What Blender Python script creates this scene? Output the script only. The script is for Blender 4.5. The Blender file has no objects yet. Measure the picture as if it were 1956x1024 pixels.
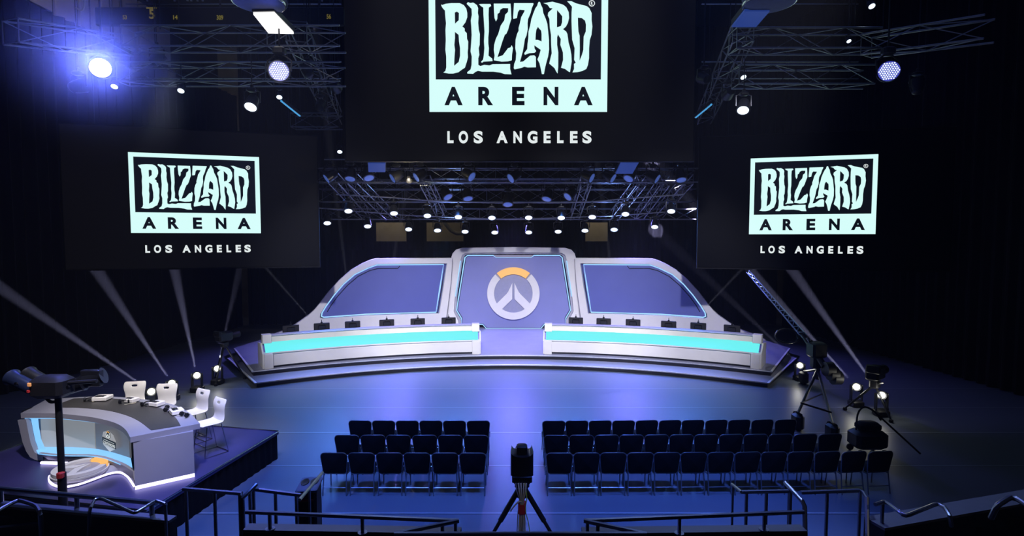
import bpy, math, random
from mathutils import Vector, Matrix
PI = math.pi
SC = bpy.context.scene
COL = SC.collection
random.seed(7)

# ------------------------------------------------------------------ camera
CAM_H, FPX, CX, CY, HOR = 5.1, 1030.0, 978.0, 512.0, 455.0
TH = math.atan((CY - HOR) / FPX)
cam_data = bpy.data.cameras.new('camera')
cam = bpy.data.objects.new('camera', cam_data); COL.objects.link(cam)
cam.location = (0, 0, CAM_H)
cam.rotation_euler = (PI / 2 - TH, 0, 0)
cam_data.sensor_width = 36.0
cam_data.lens = 36.0 * FPX / 1956.0
cam_data.clip_end = 200
SC.camera = cam
SC.view_settings.view_transform = 'Standard'
SC.view_settings.look = 'None'
SC.view_settings.gamma = 1.0
SC.view_settings.use_curve_mapping = False
SC.view_settings.exposure = 0.0
SC.cycles.use_denoising = True
SC.cycles.max_bounces = 6
SC.cycles.diffuse_bounces = 2
SC.cycles.glossy_bounces = 3
SC.cycles.transmission_bounces = 2
SC.cycles.volume_bounces = 0
SC.cycles.sample_clamp_indirect = 3.0
SC.cycles.caustics_reflective = False
SC.cycles.caustics_refractive = False

# world: near black, with the thin theatre haze the beams show up in
W = bpy.data.worlds.new('hall_air'); SC.world = W
W.use_nodes = True
nt = W.node_tree
nt.nodes['Background'].inputs[0].default_value = (0.02, 0.03, 0.09, 1)
nt.nodes['Background'].inputs[1].default_value = 0.02
vs = nt.nodes.new('ShaderNodeVolumeScatter')
vs.inputs['Color'].default_value = (0.85, 0.88, 1, 1)
vs.inputs['Density'].default_value = 0.0006
vs.inputs['Anisotropy'].default_value = 0.0
nt.links.new(vs.outputs[0], nt.nodes['World Output'].inputs['Volume'])

def spot(name, loc, aim, energy, color, size_deg, blend=0.6, radius=0.1):
    l = bpy.data.lights.new(name, 'SPOT')
    l.energy = energy; l.color = color; l.spot_size = math.radians(size_deg)
    l.spot_blend = blend; l.shadow_soft_size = radius
    o = bpy.data.objects.new(name, l); COL.objects.link(o)
    o.location = loc
    o.rotation_euler = (Vector(aim) - Vector(loc)).to_track_quat('-Z', 'Y').to_euler()
    return o
def area(name, loc, aim, energy, color, sx, sy):
    l = bpy.data.lights.new(name, 'AREA'); l.shape = 'RECTANGLE'; l.size = sx; l.size_y = sy
    l.energy = energy; l.color = color
    o = bpy.data.objects.new(name, l); COL.objects.link(o); o.location = loc
    o.rotation_euler = (Vector(aim) - Vector(loc)).to_track_quat('-Z', 'Y').to_euler()
    return o

# front wash on the stage: lavender white, from the lighting bars over the floor
for x in (-4.6, -1.6, 1.6, 4.6):
    spot('stage_wash_spot', (x, 6.0, 11.0), (x * 1.35, 23.0, 1.9), 14500, (0.86, 0.85, 1.0), 33, 0.8, 0.25)
# blue down light on the dance floor and on the stage deck
for x in (-7.2, -2.4, 2.4, 7.2):
    spot('floor_wash_spot', (x, 22.6, 6.6), (x * 0.9, 18.0, 0), 3700, (0.08, 0.26, 0.92), 66, 0.9, 0.8)
for x in (-6.5, 0, 6.5):
    spot('deck_wash_spot', (x * .9, 26.9, 6.3), (x, 23.6, 0.3), 3600, (0.22, 0.20, 1.0), 100, 0.7, 0.3)
for x in (-3.8, 2.8):  # unseen fill added from the front for floor and chairs
    spot('seating_fill_spot', (x, 7.0, 12.5), (x, 10.5, 0), 10500, (0.08, 0.19, 1.0), 44, 1.0, 1.0)
# caster desk light
spot('desk_key_spot', (-4.0, 5.0, 10.0), (-8.0, 10.6, 1.0), 4200, (0.95, 0.90, 1.0), 30, 0.8, 0.2)
spot('desk_top_spot', (-9.0, 14.5, 10.0), (-7.6, 11.0, 1.3), 900, (0.75, 0.76, 1.0), 26, 0.8, 0.2)
# white light on the caster chairs and a warm house light behind the centre camera
spot('caster_chair_spot', (-5.5, 7.5, 11.5), (-7.6, 12.0, 1.5), 2600, (1.0, 0.93, 0.82), 26, 0.6, 0.2)
spot('house_spot', (0.8, 1.5, 8.5), (0.2, 8.0, 1.2), 260, (1.0, 0.93, 0.8), 16, 0.8, 0.1)
# cold back light that rims the railings and the seats at the front of the stand
for x in (-5.0, 5.0):
    spot('rail_rim_spot', (x * 0.8, 12.5, 11.5), (x * 0.9, 6.0, 1.9), 2400, (0.30, 0.45, 1.0), 50, 1.0, 0.25)
for x in (-6.5, 6.5):  # weak warm fill added to lift the dark corner seats
    spot('corner_fill_spot', (x * 0.9, -1.0, 8.0), (x * 0.95, 5.2, 1.4), 55, (1.0, 0.93, 0.82), 46, 1.0, 0.1)
# unseen overhead area light added as cold ambient fill
area('ambient_fill_area', (0, 15, 14.5), (0, 17, 0), 150, (0.15, 0.25, 1.0), 24, 12)

# ------------------------------------------------------------------ pixel helpers
RT, FW, UP = Vector((1, 0, 0)), Vector((0, math.cos(TH), -math.sin(TH))), Vector((0, math.sin(TH), math.cos(TH)))
C0 = Vector((0, 0, CAM_H))
def ray(px, py): return RT * (px - CX) + FW * FPX + UP * (CY - py)
def atY(px, py, Y):
    d = ray(px, py); return C0 + d * (Y / d.y)
def atZ(px, py, z):
    d = ray(px, py); return C0 + d * ((z - CAM_H) / d.z)
class Plane:
    """vertical plane through two plan points; u along it, v up, w towards the camera"""
    def __init__(s, A, B):
        s.O = Vector((A[0], A[1], 0)); s.U = (Vector((B[0], B[1], 0)) - s.O).normalized()
        s.V = Vector((0, 0, 1)); s.N = s.U.cross(s.V)
        if s.N.y > 0: s.N = -s.N
        s.M = Matrix(((s.U.x, s.V.x, s.N.x, s.O.x), (s.U.y, s.V.y, s.N.y, s.O.y), (s.U.z, s.V.z, s.N.z, 0), (0, 0, 0, 1)))
    def uv(s, px, py):
        d = ray(px, py); t = (s.O - C0).dot(s.N) / d.dot(s.N); p = C0 + d * t - s.O
        return (p.dot(s.U), p.z)

# ------------------------------------------------------------------ materials
def mat(name, col, rough=0.5, metal=0.0, emis=None, es=0.0, bump=0.0, var=0.0, scale=8.0, spec=None):
    m = bpy.data.materials.new(name); m.use_nodes = True
    n = m.node_tree; b = n.nodes['Principled BSDF']
    b.inputs['Base Color'].default_value = (*col, 1); b.inputs['Roughness'].default_value = rough
    b.inputs['Metallic'].default_value = metal
    if spec is not None: b.inputs['Specular IOR Level'].default_value = spec
    if emis:
        b.inputs['Emission Color'].default_value = (*emis, 1); b.inputs['Emission Strength'].default_value = es
    if var > 0 or bump > 0:
        tc = n.nodes.new('ShaderNodeTexCoord'); no = n.nodes.new('ShaderNodeTexNoise')
        no.inputs['Scale'].default_value = scale; no.inputs['Detail'].default_value = 4
        n.links.new(tc.outputs['Object'], no.inputs['Vector'])
        if var > 0:
            mx = n.nodes.new('ShaderNodeMix'); mx.data_type = 'RGBA'
            mx.inputs[6].default_value = (*[c * (1 - var) for c in col], 1)
            mx.inputs[7].default_value = (*[min(1, c * (1 + var)) for c in col], 1)
            n.links.new(no.outputs['Fac'], mx.inputs[0]); n.links.new(mx.outputs[2], b.inputs['Base Color'])
        if bump > 0:
            bp = n.nodes.new('ShaderNodeBump'); bp.inputs['Strength'].default_value = bump
            n.links.new(no.outputs['Fac'], bp.inputs['Height']); n.links.new(bp.outputs[0], b.inputs['Normal'])
    return m
def glow(name, col, s): return mat(name, (0.02, 0.02, 0.02), 0.5, emis=col, es=s)

M = {}
M['black'] = mat('black_paint', (0.009, 0.009, 0.011), 0.5, var=0.3, spec=0.3)
M['black_metal'] = mat('black_metal', (0.02, 0.021, 0.025), 0.35, 0.6, var=0.2)
M['rail_metal'] = mat('rail_metal', (0.30, 0.31, 0.34), 0.30, 0.9, var=0.2)
M['truss_metal'] = mat('truss_metal', (0.30, 0.31, 0.33), 0.38, 0.9, var=0.15)
M['chrome'] = mat('chrome', (0.6, 0.6, 0.62), 0.2, 1.0, var=0.1)
M['fabric'] = mat('black_fabric', (0.005, 0.005, 0.0065), 0.85, bump=0.2, var=0.3, scale=60, spec=0.15)
M['drape'] = mat('black_drape', (0.003, 0.003, 0.0045), 0.9, var=0.3, scale=3, spec=0.12)
M['white_plastic'] = mat('white_plastic', (0.78, 0.76, 0.72), 0.4, var=0.05)
M['set_white'] = mat('set_white', (0.62, 0.61, 0.60), 0.35, var=0.06, scale=4)
M['set_cream'] = mat('set_cream', (0.66, 0.61, 0.54), 0.4, var=0.06, scale=4)
M['set_grey'] = mat('set_grey', (0.28, 0.28, 0.33), 0.45, var=0.06, scale=4)
M['set_dark'] = mat('set_dark', (0.008, 0.009, 0.016), 0.55, var=0.2, spec=0.3)
M['deck_top'] = mat('deck_top', (0.30, 0.31, 0.42), 0.22, var=0.1, scale=2)
M['nosing'] = mat('nosing', (0.8, 0.8, 0.82), 0.35, var=0.05)
M['blue_panel'] = mat('blue_panel', (0.075, 0.09, 0.26), 0.35, emis=(0.10, 0.12, 0.48), es=0.16, var=0.1, scale=1.2)
M['centre_panel'] = mat('centre_panel', (0.14, 0.15, 0.32), 0.35, emis=(0.12, 0.15, 0.50), es=0.22, var=0.1, scale=1.2)
M['cyan_glow'] = glow('cyan_glow', (0.13, 0.86, 0.86), 1.0)
M['ice_glow'] = glow('ice_glow', (0.32, 0.62, 1.0), 1.15)
M['white_glow'] = glow('white_glow', (0.66, 0.6, 1.0), 3.0)
M['desk_glow'] = glow('desk_glow', (0.22, 0.55, 1.0), 1.1)
M['orange_glow'] = glow('orange_glow', (1.0, 0.52, 0.12), 0.95)
M['logo_white'] = glow('logo_white', (0.68, 1.0, 0.97), 1.0)
M['caption_white'] = glow('caption_white', (0.85, 0.92, 0.92), 0.9)
M['screen_face'] = mat('screen_face', (0.004, 0.004, 0.005), 0.6, emis=(1.0, 0.95, 0.95), es=0.002, spec=0.15)
M['screen_dark'] = mat('screen_dark', (0.002, 0.002, 0.003), 0.7, spec=0.1)
M['logo_black'] = mat('logo_black', (0.002, 0.002, 0.003), 0.6, emis=(0.4, 0.55, 1.0), es=0.009)
M['lamp_white'] = glow('lamp_white', (0.72, 0.86, 1.0), 2.2)
M['lamp_blue'] = mat('lamp_blue', (0.1, 0.15, 0.4), 0.15, 0.3, emis=(0.12, 0.22, 0.75), es=0.35)
M['lamp_hot'] = glow('lamp_hot', (1.0, 0.98, 0.75), 9.0)
M['lamp_warm'] = glow('lamp_warm', (1.0, 0.85, 0.5), 3.0)
M['softbox'] = glow('softbox', (1.0, 0.98, 0.95), 1.5)
M['led_cell'] = glow('led_cell', (0.66, 0.74, 1.0), 1.6)
M['led_gap'] = glow('led_gap', (0.10, 0.12, 0.9), 0.45)
M['video_grey'] = mat('video_grey', (0.3, 0.3, 0.3), 0.4, emis=(0.85, 0.86, 0.85), es=0.22)
M['video_dark'] = mat('video_dark', (0.15, 0.15, 0.17), 0.35, emis=(0.6, 0.62, 0.7), es=0.13)
M['dark_wood'] = mat('dark_wood', (0.045, 0.042, 0.04), 0.45, bump=0.1, var=0.3, scale=14)
M['yellow'] = mat('yellow_glow_paint', (0.7, 0.55, 0.06), 0.5, emis=(0.8, 0.62, 0.08), es=0.12)  # number paint given a faint emission, as if light fell on it
M['wall_tan'] = mat('wall_tan', (0.33, 0.29, 0.22), 0.8, var=0.25, scale=1.5, bump=0.1)
M['panel_grey'] = mat('panel_grey', (0.30, 0.29, 0.27), 0.8, var=0.3, scale=1.2)
M['cable_cream'] = mat('cable_cream', (0.6, 0.55, 0.42), 0.5, var=0.1)
M['red'] = mat('red_plastic', (0.45, 0.03, 0.03), 0.4, var=0.1)
M['hi_vis'] = mat('yellow_green', (0.5, 0.62, 0.05), 0.5, var=0.1)
M['parapet_top'] = mat('parapet_top', (0.10, 0.10, 0.11), 0.45, var=0.2)
M['caster_deck'] = mat('caster_deck', (0.03, 0.027, 0.12), 0.4, var=0.35, scale=1.5, bump=0.03)
M['bag_blue'] = mat('bag_blue', (0.04, 0.06, 0.13), 0.6, var=0.3)
M['panel_blue_glow'] = mat('panel_blue_glow', (0.02, 0.03, 0.08), 0.5, emis=(0.03, 0.09, 0.5), es=0.35)  # blue glow of the unlit overhead panels put in as emission

def floor_material():
    m = bpy.data.materials.new('dance_floor_vinyl'); m.use_nodes = True
    n = m.node_tree; b = n.nodes['Principled BSDF']; L = n.links
    tc = n.nodes.new('ShaderNodeTexCoord'); sp = n.nodes.new('ShaderNodeSeparateXYZ')
    L.new(tc.outputs['Object'], sp.inputs[0])
    def mth(op, a, c):
        q = n.nodes.new('ShaderNodeMath'); q.operation = op
        for i, x in enumerate((a, c)):
            if isinstance(x, (int, float)): q.inputs[i].default_value = x
            elif x is not None: L.new(x, q.inputs[i])
        return q.outputs[0]
    t = mth('DIVIDE', mth('SUBTRACT', sp.outputs['Y'], 9.72), 2.08)
    fr = mth('ABSOLUTE', mth('SUBTRACT', mth('FRACT', mth('ADD', t, 0.5), None), 0.5), None)
    seam = mth('LESS_THAN', fr, 0.007)
    light = mth('LESS_THAN', mth('ABSOLUTE', mth('SUBTRACT', mth('FRACT', mth('ADD', t, 0.485), None), 0.5), None), 0.006)
    no = n.nodes.new('ShaderNodeTexNoise'); no.inputs['Scale'].default_value = 0.7; no.inputs['Detail'].default_value = 6
    mp = n.nodes.new('ShaderNodeMapping'); mp.inputs['Scale'].default_value = (0.35, 3.0, 1)
    L.new(tc.outputs['Object'], mp.inputs[0]); L.new(mp.outputs[0], no.inputs['Vector'])
    c1 = n.nodes.new('ShaderNodeMix'); c1.data_type = 'RGBA'
    c1.inputs[6].default_value = (0.085, 0.10, 0.13, 1); c1.inputs[7].default_value = (0.13, 0.15, 0.19, 1)
    L.new(no.outputs['Fac'], c1.inputs[0])
    c2 = n.nodes.new('ShaderNodeMix'); c2.data_type = 'RGBA'; c2.inputs[7].default_value = (0.02, 0.02, 0.03, 1)
    L.new(c1.outputs[2], c2.inputs[6]); L.new(seam, c2.inputs[0])
    c3 = n.nodes.new('ShaderNodeMix'); c3.data_type = 'RGBA'; c3.inputs[7].default_value = (0.4, 0.45, 0.5, 1)
    L.new(c2.outputs[2], c3.inputs[6]); L.new(light, c3.inputs[0])
    L.new(c3.outputs[2], b.inputs['Base Color'])
    rr = n.nodes.new('ShaderNodeMapRange'); rr.inputs['To Min'].default_value = 0.34; rr.inputs['To Max'].default_value = 0.46
    L.new(no.outputs['Fac'], rr.inputs[0]); L.new(rr.outputs[0], b.inputs['Roughness'])
    return m
M['floor'] = floor_material()

# ------------------------------------------------------------------ mesh helpers
class MB:
    def __init__(s): s.v = []; s.f = []
    def add(s, vs, fs, m=None):
        k = len(s.v)
        s.v += [(m @ Vector(p)) if m is not None else Vector(p) for p in vs]
        s.f += [tuple(i + k for i in f) for f in fs]; return s
    def box(s, c, d, m=None, rz=0):
        x, y, z = d[0] / 2, d[1] / 2, d[2] / 2
        R = Matrix.Translation(c) @ Matrix.Rotation(rz, 4, 'Z')
        if m is not None: R = m @ R
        return s.add([(i * x, j * y, k * z) for i in (-1, 1) for j in (-1, 1) for k in (-1, 1)],
                     [(0, 1, 3, 2), (4, 6, 7, 5), (0, 4, 5, 1), (2, 3, 7, 6), (0, 2, 6, 4), (1, 5, 7, 3)], R)
    def bbox(s, c, d, b=0.01, m=None, rz=0):
        """box with bevelled vertical and horizontal edges (rounded slab)"""
        x, y, z = d[0] / 2, d[1] / 2, d[2] / 2; b = min(b, x * .9, y * .9, z * .9)
        R = Matrix.Translation(c) @ Matrix.Rotation(rz, 4, 'Z')
        if m is not None: R = m @ R
        vs = []
        for (zz, i) in ((-z, b), (-z + b, 0), (z - b, 0), (z, b)):
            X, Y = x - i, y - i; q = b
            vs += [(X, -Y + q, zz), (X, Y - q, zz), (X - q, Y, zz), (-X + q, Y, zz), (-X, Y - q, zz), (-X, -Y + q, zz), (-X + q, -Y, zz), (X - q, -Y, zz)]
        fs = [tuple(range(7, -1, -1)), tuple(range(24, 32))]
        for k in range(3):
            for i in range(8):
                j = (i + 1) % 8; fs.append((k * 8 + i, k * 8 + j, k * 8 + 8 + j, k * 8 + 8 + i))
        return s.add(vs, fs, R)
    def tube(s, pts, r, n=8, closed=False, m=None):
        P = [Vector(p) for p in pts]; N = len(P); vs = []; fs = []
        prev = None
        for i, p in enumerate(P):
            a = P[i - 1] if (i > 0 or closed) else p; c = P[(i + 1) % N] if (i < N - 1 or closed) else p
            t = (c - a).normalized() if (c - a).length > 1e-9 else Vector((0, 0, 1))
            if prev is None: u = t.orthogonal().normalized()
            else:
                u = prev - t * prev.dot(t)
                u = u.normalized() if u.length > 1e-6 else t.orthogonal().normalized()
            prev = u; w = t.cross(u); rr = r[i] if isinstance(r, (list, tuple)) else r
            vs += [p + (u * math.cos(2 * PI * k / n) + w * math.sin(2 * PI * k / n)) * rr for k in range(n)]
        for i in range(N if closed else N - 1):
            j = (i + 1) % N
            for k in range(n):
                l = (k + 1) % n; fs.append((i * n + k, i * n + l, j * n + l, j * n + k))
        if not closed: fs += [tuple(range(n - 1, -1, -1)), tuple((N - 1) * n + k for k in range(n))]
        return s.add(vs, fs, m)
    def cyl(s, a, b, r, r2=None, n=16): return s.tube([a, b], [r, r2 if r2 is not None else r], n)
    def lathe(s, prof, n=20, m=None):
        """profile (r, z) pairs, around local z"""
        vs = []; fs = []
        for (r, z) in prof: vs += [(r * math.cos(2 * PI * k / n), r * math.sin(2 * PI * k / n), z) for k in range(n)]
        for i in range(len(prof) - 1):
            for k in range(n):
                l = (k + 1) % n; fs.append((i * n + k, i * n + l, (i + 1) * n + l, (i + 1) * n + k))
        fs += [tuple(range(n - 1, -1, -1)), tuple((len(prof) - 1) * n + k for k in range(n))]
        return s.add(vs, fs, m)
    def prism(s, poly, z0, z1, m=None):
        n = len(poly); a = sum(poly[i][0] * poly[(i + 1) % n][1] - poly[(i + 1) % n][0] * poly[i][1] for i in range(n))
        if a < 0: poly = poly[::-1]
        vs = [(p[0], p[1], z0) for p in poly] + [(p[0], p[1], z1) for p in poly]
        fs = [tuple(range(n - 1, -1, -1)), tuple(range(n, 2 * n))] + [(i, (i + 1) % n, n + (i + 1) % n, n + i) for i in range(n)]
        return s.add(vs, fs, m)
    def loft(s, L1, L2, th=None):
        """ruled sheet between two polylines of equal length; th = thickness vector"""
        n = len(L1); A = [Vector(p) for p in L1]; B = [Vector(p) for p in L2]
        if th is None:
            return s.add(A + B, [(i, i + 1, n + i + 1, n + i) for i in range(n - 1)])
        T = Vector(th)
        vs = A + B + [p + T for p in A] + [p + T for p in B]; fs = []
        for i in range(n - 1):
            fs += [(i, i + 1, n + i + 1, n + i), (2 * n + i, 3 * n + i, 3 * n + i + 1, 2 * n + i + 1),
                   (i, 2 * n + i, 2 * n + i + 1, i + 1), (n + i, n + i + 1, 3 * n + i + 1, 3 * n + i)]
        fs += [(0, n, 3 * n, 2 * n), (n - 1, 3 * n - 1, 4 * n - 1, 2 * n - 1)]
        return s.add(vs, fs)
    def strip(s, secs, closed_sec=True):
        """skin a list of equal cross-sections (lists of points)"""
        n = len(secs[0]); vs = [Vector(p) for c in secs for p in c]; fs = []
        for i in range(len(secs) - 1):
            for k in range(n if closed_sec else n - 1):
                l = (k + 1) % n; fs.append((i * n + k, i * n + l, (i + 1) * n + l, (i + 1) * n + k))
        if closed_sec: fs += [tuple(range(n - 1, -1, -1)), tuple((len(secs) - 1) * n + k for k in range(n))]
        return s.add(vs, fs)
    def obj(s, name, m, parent=None, smooth=True, **kw):
        me = bpy.data.meshes.new(name); me.from_pydata([tuple(p) for p in s.v], [], s.f)
        me.validate(); me.update()
        me.materials.append(M[m] if isinstance(m, str) else m)
        if smooth and len(me.polygons):
            me.polygons.foreach_set('use_smooth', [True] * len(me.polygons)); me.set_sharp_from_angle(angle=math.radians(38))
        o = bpy.data.objects.new(name, me); COL.objects.link(o)
        if parent is not None:
            o.parent = parent; o.matrix_parent_inverse = parent.matrix_world.inverted() if False else Matrix.Identity(4)
        tag(o, **kw)
        return o
def tag(o, label=None, cat=None, group=None, kind=None):
    if label: o['label'] = label
    if cat: o['category'] = cat
    if group: o['group'] = group
    if kind: o['kind'] = kind
    return o
def thing(name, label, cat, group=None, loc=(0, 0, 0), rz=0):
    o = bpy.data.objects.new(name, None); COL.objects.link(o); o.location = loc; o.rotation_euler = (0, 0, rz)
    o.empty_display_size = 0.2
    return tag(o, label, cat, group)
def rebase(t, loc, rz=0):
    """parts were modelled in world coordinates: move the Empty to its base and keep the parts where they are"""
    t.location = loc; t.rotation_euler = (0, 0, rz)
    inv = (Matrix.Translation(loc) @ Matrix.Rotation(rz, 4, 'Z')).inverted()
    done = set()
    for ch in t.children:
        for o in [ch] + list(ch.children):
            if o.type == 'MESH' and o.data.name not in done:
                o.data.transform(inv); done.add(o.data.name)
    return t
def dup(src, loc=None, rz=None, label=None, group=None):
    kids = {}
    def cp(o, par):
        c = o.copy(); COL.objects.link(c)
        if par is not None: c.parent = par; c.matrix_parent_inverse = o.matrix_parent_inverse.copy()
        for ch in [x for x in KIDS.get(o.name, [])]: cp(ch, c)
        return c
    if not KIDS.get(src.name): index(src)
    r = cp(src, None)
    if loc is not None: r.location = loc
    if rz is not None: r.rotation_euler = (0, 0, rz)
    if label: r['label'] = label
    if group: r['group'] = group
    return r
KIDS = {}
def index(o):
    KIDS[o.name] = list(o.children)
    for c in o.children: index(c)

_dg = None
def shape2d(loops=None, text=None, offset=0.0, depth=0.0):
    """filled outlines with holes, or a word, as (verts, faces) in the xy plane"""
    if text is not None:
        cu = bpy.data.curves.new('glyph', 'FONT'); cu.body = text; cu.offset = offset
    else:
        cu = bpy.data.curves.new('glyph', 'CURVE'); cu.dimensions = '2D'
        for lp in loops:
            sp = cu.splines.new('POLY'); sp.points.add(len(lp) - 1)
            for i, p in enumerate(lp): sp.points[i].co = (p[0], p[1], 0, 1)
            sp.use_cyclic_u = True
    cu.fill_mode = 'BOTH'; cu.extrude = depth / 2
    ob = bpy.data.objects.new('glyph', cu); COL.objects.link(ob)
    dg = bpy.context.evaluated_depsgraph_get(); dg.update()
    me = bpy.data.meshes.new_from_object(ob.evaluated_get(dg))
    vs = [v.co.copy() for v in me.vertices]; fs = [tuple(p.vertices) for p in me.polygons]
    bpy.data.objects.remove(ob); bpy.data.curves.remove(cu); bpy.data.meshes.remove(me)
    return vs, fs
def fit(shape, x0, x1, y0, y1):
    vs, fs = shape
    a = min(v.x for v in vs); b = max(v.x for v in vs); c = min(v.y for v in vs); d = max(v.y for v in vs)
    return [Vector((x0 + (v.x - a) / max(b - a, 1e-6) * (x1 - x0), y0 + (v.y - c) / max(d - c, 1e-6) * (y1 - y0), v.z)) for v in vs], fs
ORD = ['first', 'second', 'third', 'fourth', 'fifth', 'sixth', 'seventh', 'eighth', 'ninth', 'tenth', 'eleventh', 'twelfth', 'thirteenth', 'fourteenth', 'fifteenth', 'sixteenth', 'seventeenth']
def arc(cx, cy, r, a0, a1, n): return [(cx + r * math.cos(math.radians(a0 + (a1 - a0) * i / n)), cy + r * math.sin(math.radians(a0 + (a1 - a0) * i / n))) for i in range(n + 1)]

# ================================================================== THE SETTING
MB().box((0, 14, -0.05), (44, 44, 0.1)).obj('floor', 'floor', kind='structure')
MB().box((0, 14, 17.1), (44, 44, 0.2)).obj('ceiling', 'black', kind='structure')
MB().box((0, 34.6, 8.5), (44, 0.3, 17)).obj('wall_back', 'wall_tan', kind='structure')
MB().box((-18.6, 14, 8.5), (0.3, 44, 17)).obj('wall_left', 'black', kind='structure')
MB().box((18.6, 14, 8.5), (0.3, 44, 17)).obj('wall_right', 'black', kind='structure')
MB().box((0, -7, 8.5), (44, 0.3, 17)).obj('wall_rear', 'black', kind='structure')

def drape(x0, y0, x1, y1, z0, z1, label, fold=0.45, amp=0.09):
    A = Vector((x0, y0, 0)); B = Vector((x1, y1, 0)); L = (B - A).length; n = int(L / fold * 6)
    d = (B - A).normalized(); nn = Vector((-d.y, d.x, 0)); ps = []
    for i in range(n + 1):
        s = L * i / n
        ps.append(A + d * s + nn * amp * (math.sin(2 * PI * s / fold) + 0.4 * math.sin(2 * PI * s / fold * 0.37 + 1)))
    b = MB(); b.loft([p + Vector((0, 0, z0)) for p in ps], [p + Vector((0, 0, z1)) for p in ps], nn * 0.012)
    o = b.obj('stage_drape', 'drape'); tag(o, label, 'drape', 'black masking drapes'); return o
zb = atY(900, 461, 31.5).z
drape(-15.5, 31.5, 15.5, 31.5, 0.02, zb, 'wide black drape behind the stage backdrop, below the tan wall gaps')
zt = atY(900, 420, 31.0).z
def dx(px, Y=31.0): return atY(px, 440, Y).x
drape(-15.5, 31.0, dx(718), 31.0, zb - 0.5, 16.98, 'upper black drape left of the tan wall gaps')
drape(dx(776), 31.0, dx(815), 31.0, zb - 0.5, 16.98, 'narrow upper black drape between the two left tan gaps')
drape(dx(885), 31.0, dx(1118), 31.0, zb - 0.5, 16.98, 'upper black drape directly above the centre emblem')
drape(dx(1161), 31.0, 15.5, 31.0, zb - 0.5, 16.98, 'upper black drape right of the right tan gap')
drape(dx(690, 30.7), 30.7, dx(1190, 30.7), 30.7, atY(900, 425, 30.7).z, 16.98, 'black valance drape over the tan wall gaps, behind the lowest truss')
drape(-17.2, 8.5, -15.6, 31.0, 0.02, 13.1, 'black side drape along the left wall behind the caster desk')
drape(17.2, 6.0, 15.6, 31.0, 0.02, 16.98, 'black side drape along the right wall behind the camera crane')
# grey acoustic panels high on the left wall
for i in range(9):
    y = 19.0 + i * 1.25
    MB().bbox((-18.385, y, 15.3 + 0.1 * (i % 2)), (0.12, 1.1, 3.0 - 0.3 * (i % 3)), 0.02).obj('acoustic_panel', 'panel_grey',
        label='tall grey acoustic panel high on the left wall, %s from the front' % ORD[i], cat='panel', group='acoustic panels on the left wall')

# ================================================================== THE STAGE
def circ(p_mid, p_end):
    """centre y and radius of a circle centred on x=0 through a mid point (0,y) and an end point"""
    y0, (x1, y1) = p_mid, p_end
    yc = (y0 ** 2 - x1 ** 2 - y1 ** 2) / (2 * (y0 - y1)); return yc, y0 - yc
def tier(z0, z1, y_mid, corner, back, depth_y, name_top, off=0.0):
    yc, R = circ(y_mid, corner)
    a1 = math.acos(max(-1, min(1, corner[0] / R))) ; pts = []
    a_end = math.atan2(corner[1] - yc, corner[0]); n = 48
    for i in range(n + 1):
        a = a_end + (PI - 2 * a_end) * i / n
        pts.append((R * math.cos(a), yc + R * math.sin(a)))
    front = list(pts)
    poly = front + [(-back[0], back[1]), (-back[0] + 1.0, depth_y), (back[0] - 1.0, depth_y), (back[0], back[1])]
    return poly, front
c1 = atZ(487, 732, 0.16); m1 = atZ(980, 697, 0.16); b1 = atZ(434, 684, 0.16)
c2 = atZ(481, 710, 0.32); m2 = atZ(980, 679, 0.32); b2 = atZ(446, 665, 0.32)
stage = thing('stage_platform', 'wide curved two-step stage platform lit lavender, carrying both player desks', 'stage platform')
def inset(poly, d, c=(0, 24)):
    o = []
    for p in poly:
        v = Vector((p[0] - c[0], p[1] - c[1])); l = v.length; v *= (l - d) / l; o.append((c[0] + v.x, c[1] + v.y))
    return o
for (z0, z1, m_, c_, b_, nm) in ((0.0, 0.16, m1, c1, b1, 'lower'), (0.16, 0.32, m2, c2, b2, 'upper')):
    poly, front = tier(z0, z1, m_.y, (-c_.x, c_.y), (-b_.x, b_.y), 30.2, nm)
    MB().prism(inset(poly, 0.05), z0, z1 - 0.035).obj('riser', 'set_dark', stage)
    MB().prism(poly, z1 - 0.035, z1).obj('deck', 'deck_top', stage)
    lp = [(-b_.x, b_.y)] + front + [(b_.x, b_.y)]
    lp = [Vector((p[0], p[1], z1 + 0.004)) for p in lp]
    ins = [Vector((p[0], p[1], z1 + 0.004)) for p in inset([(q.x, q.y) for q in lp], 0.07)]
    MB().loft(lp, ins, (0, 0, -0.022)).obj('nosing', 'nosing', stage)
rebase(stage, (0, 24, 0))

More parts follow.
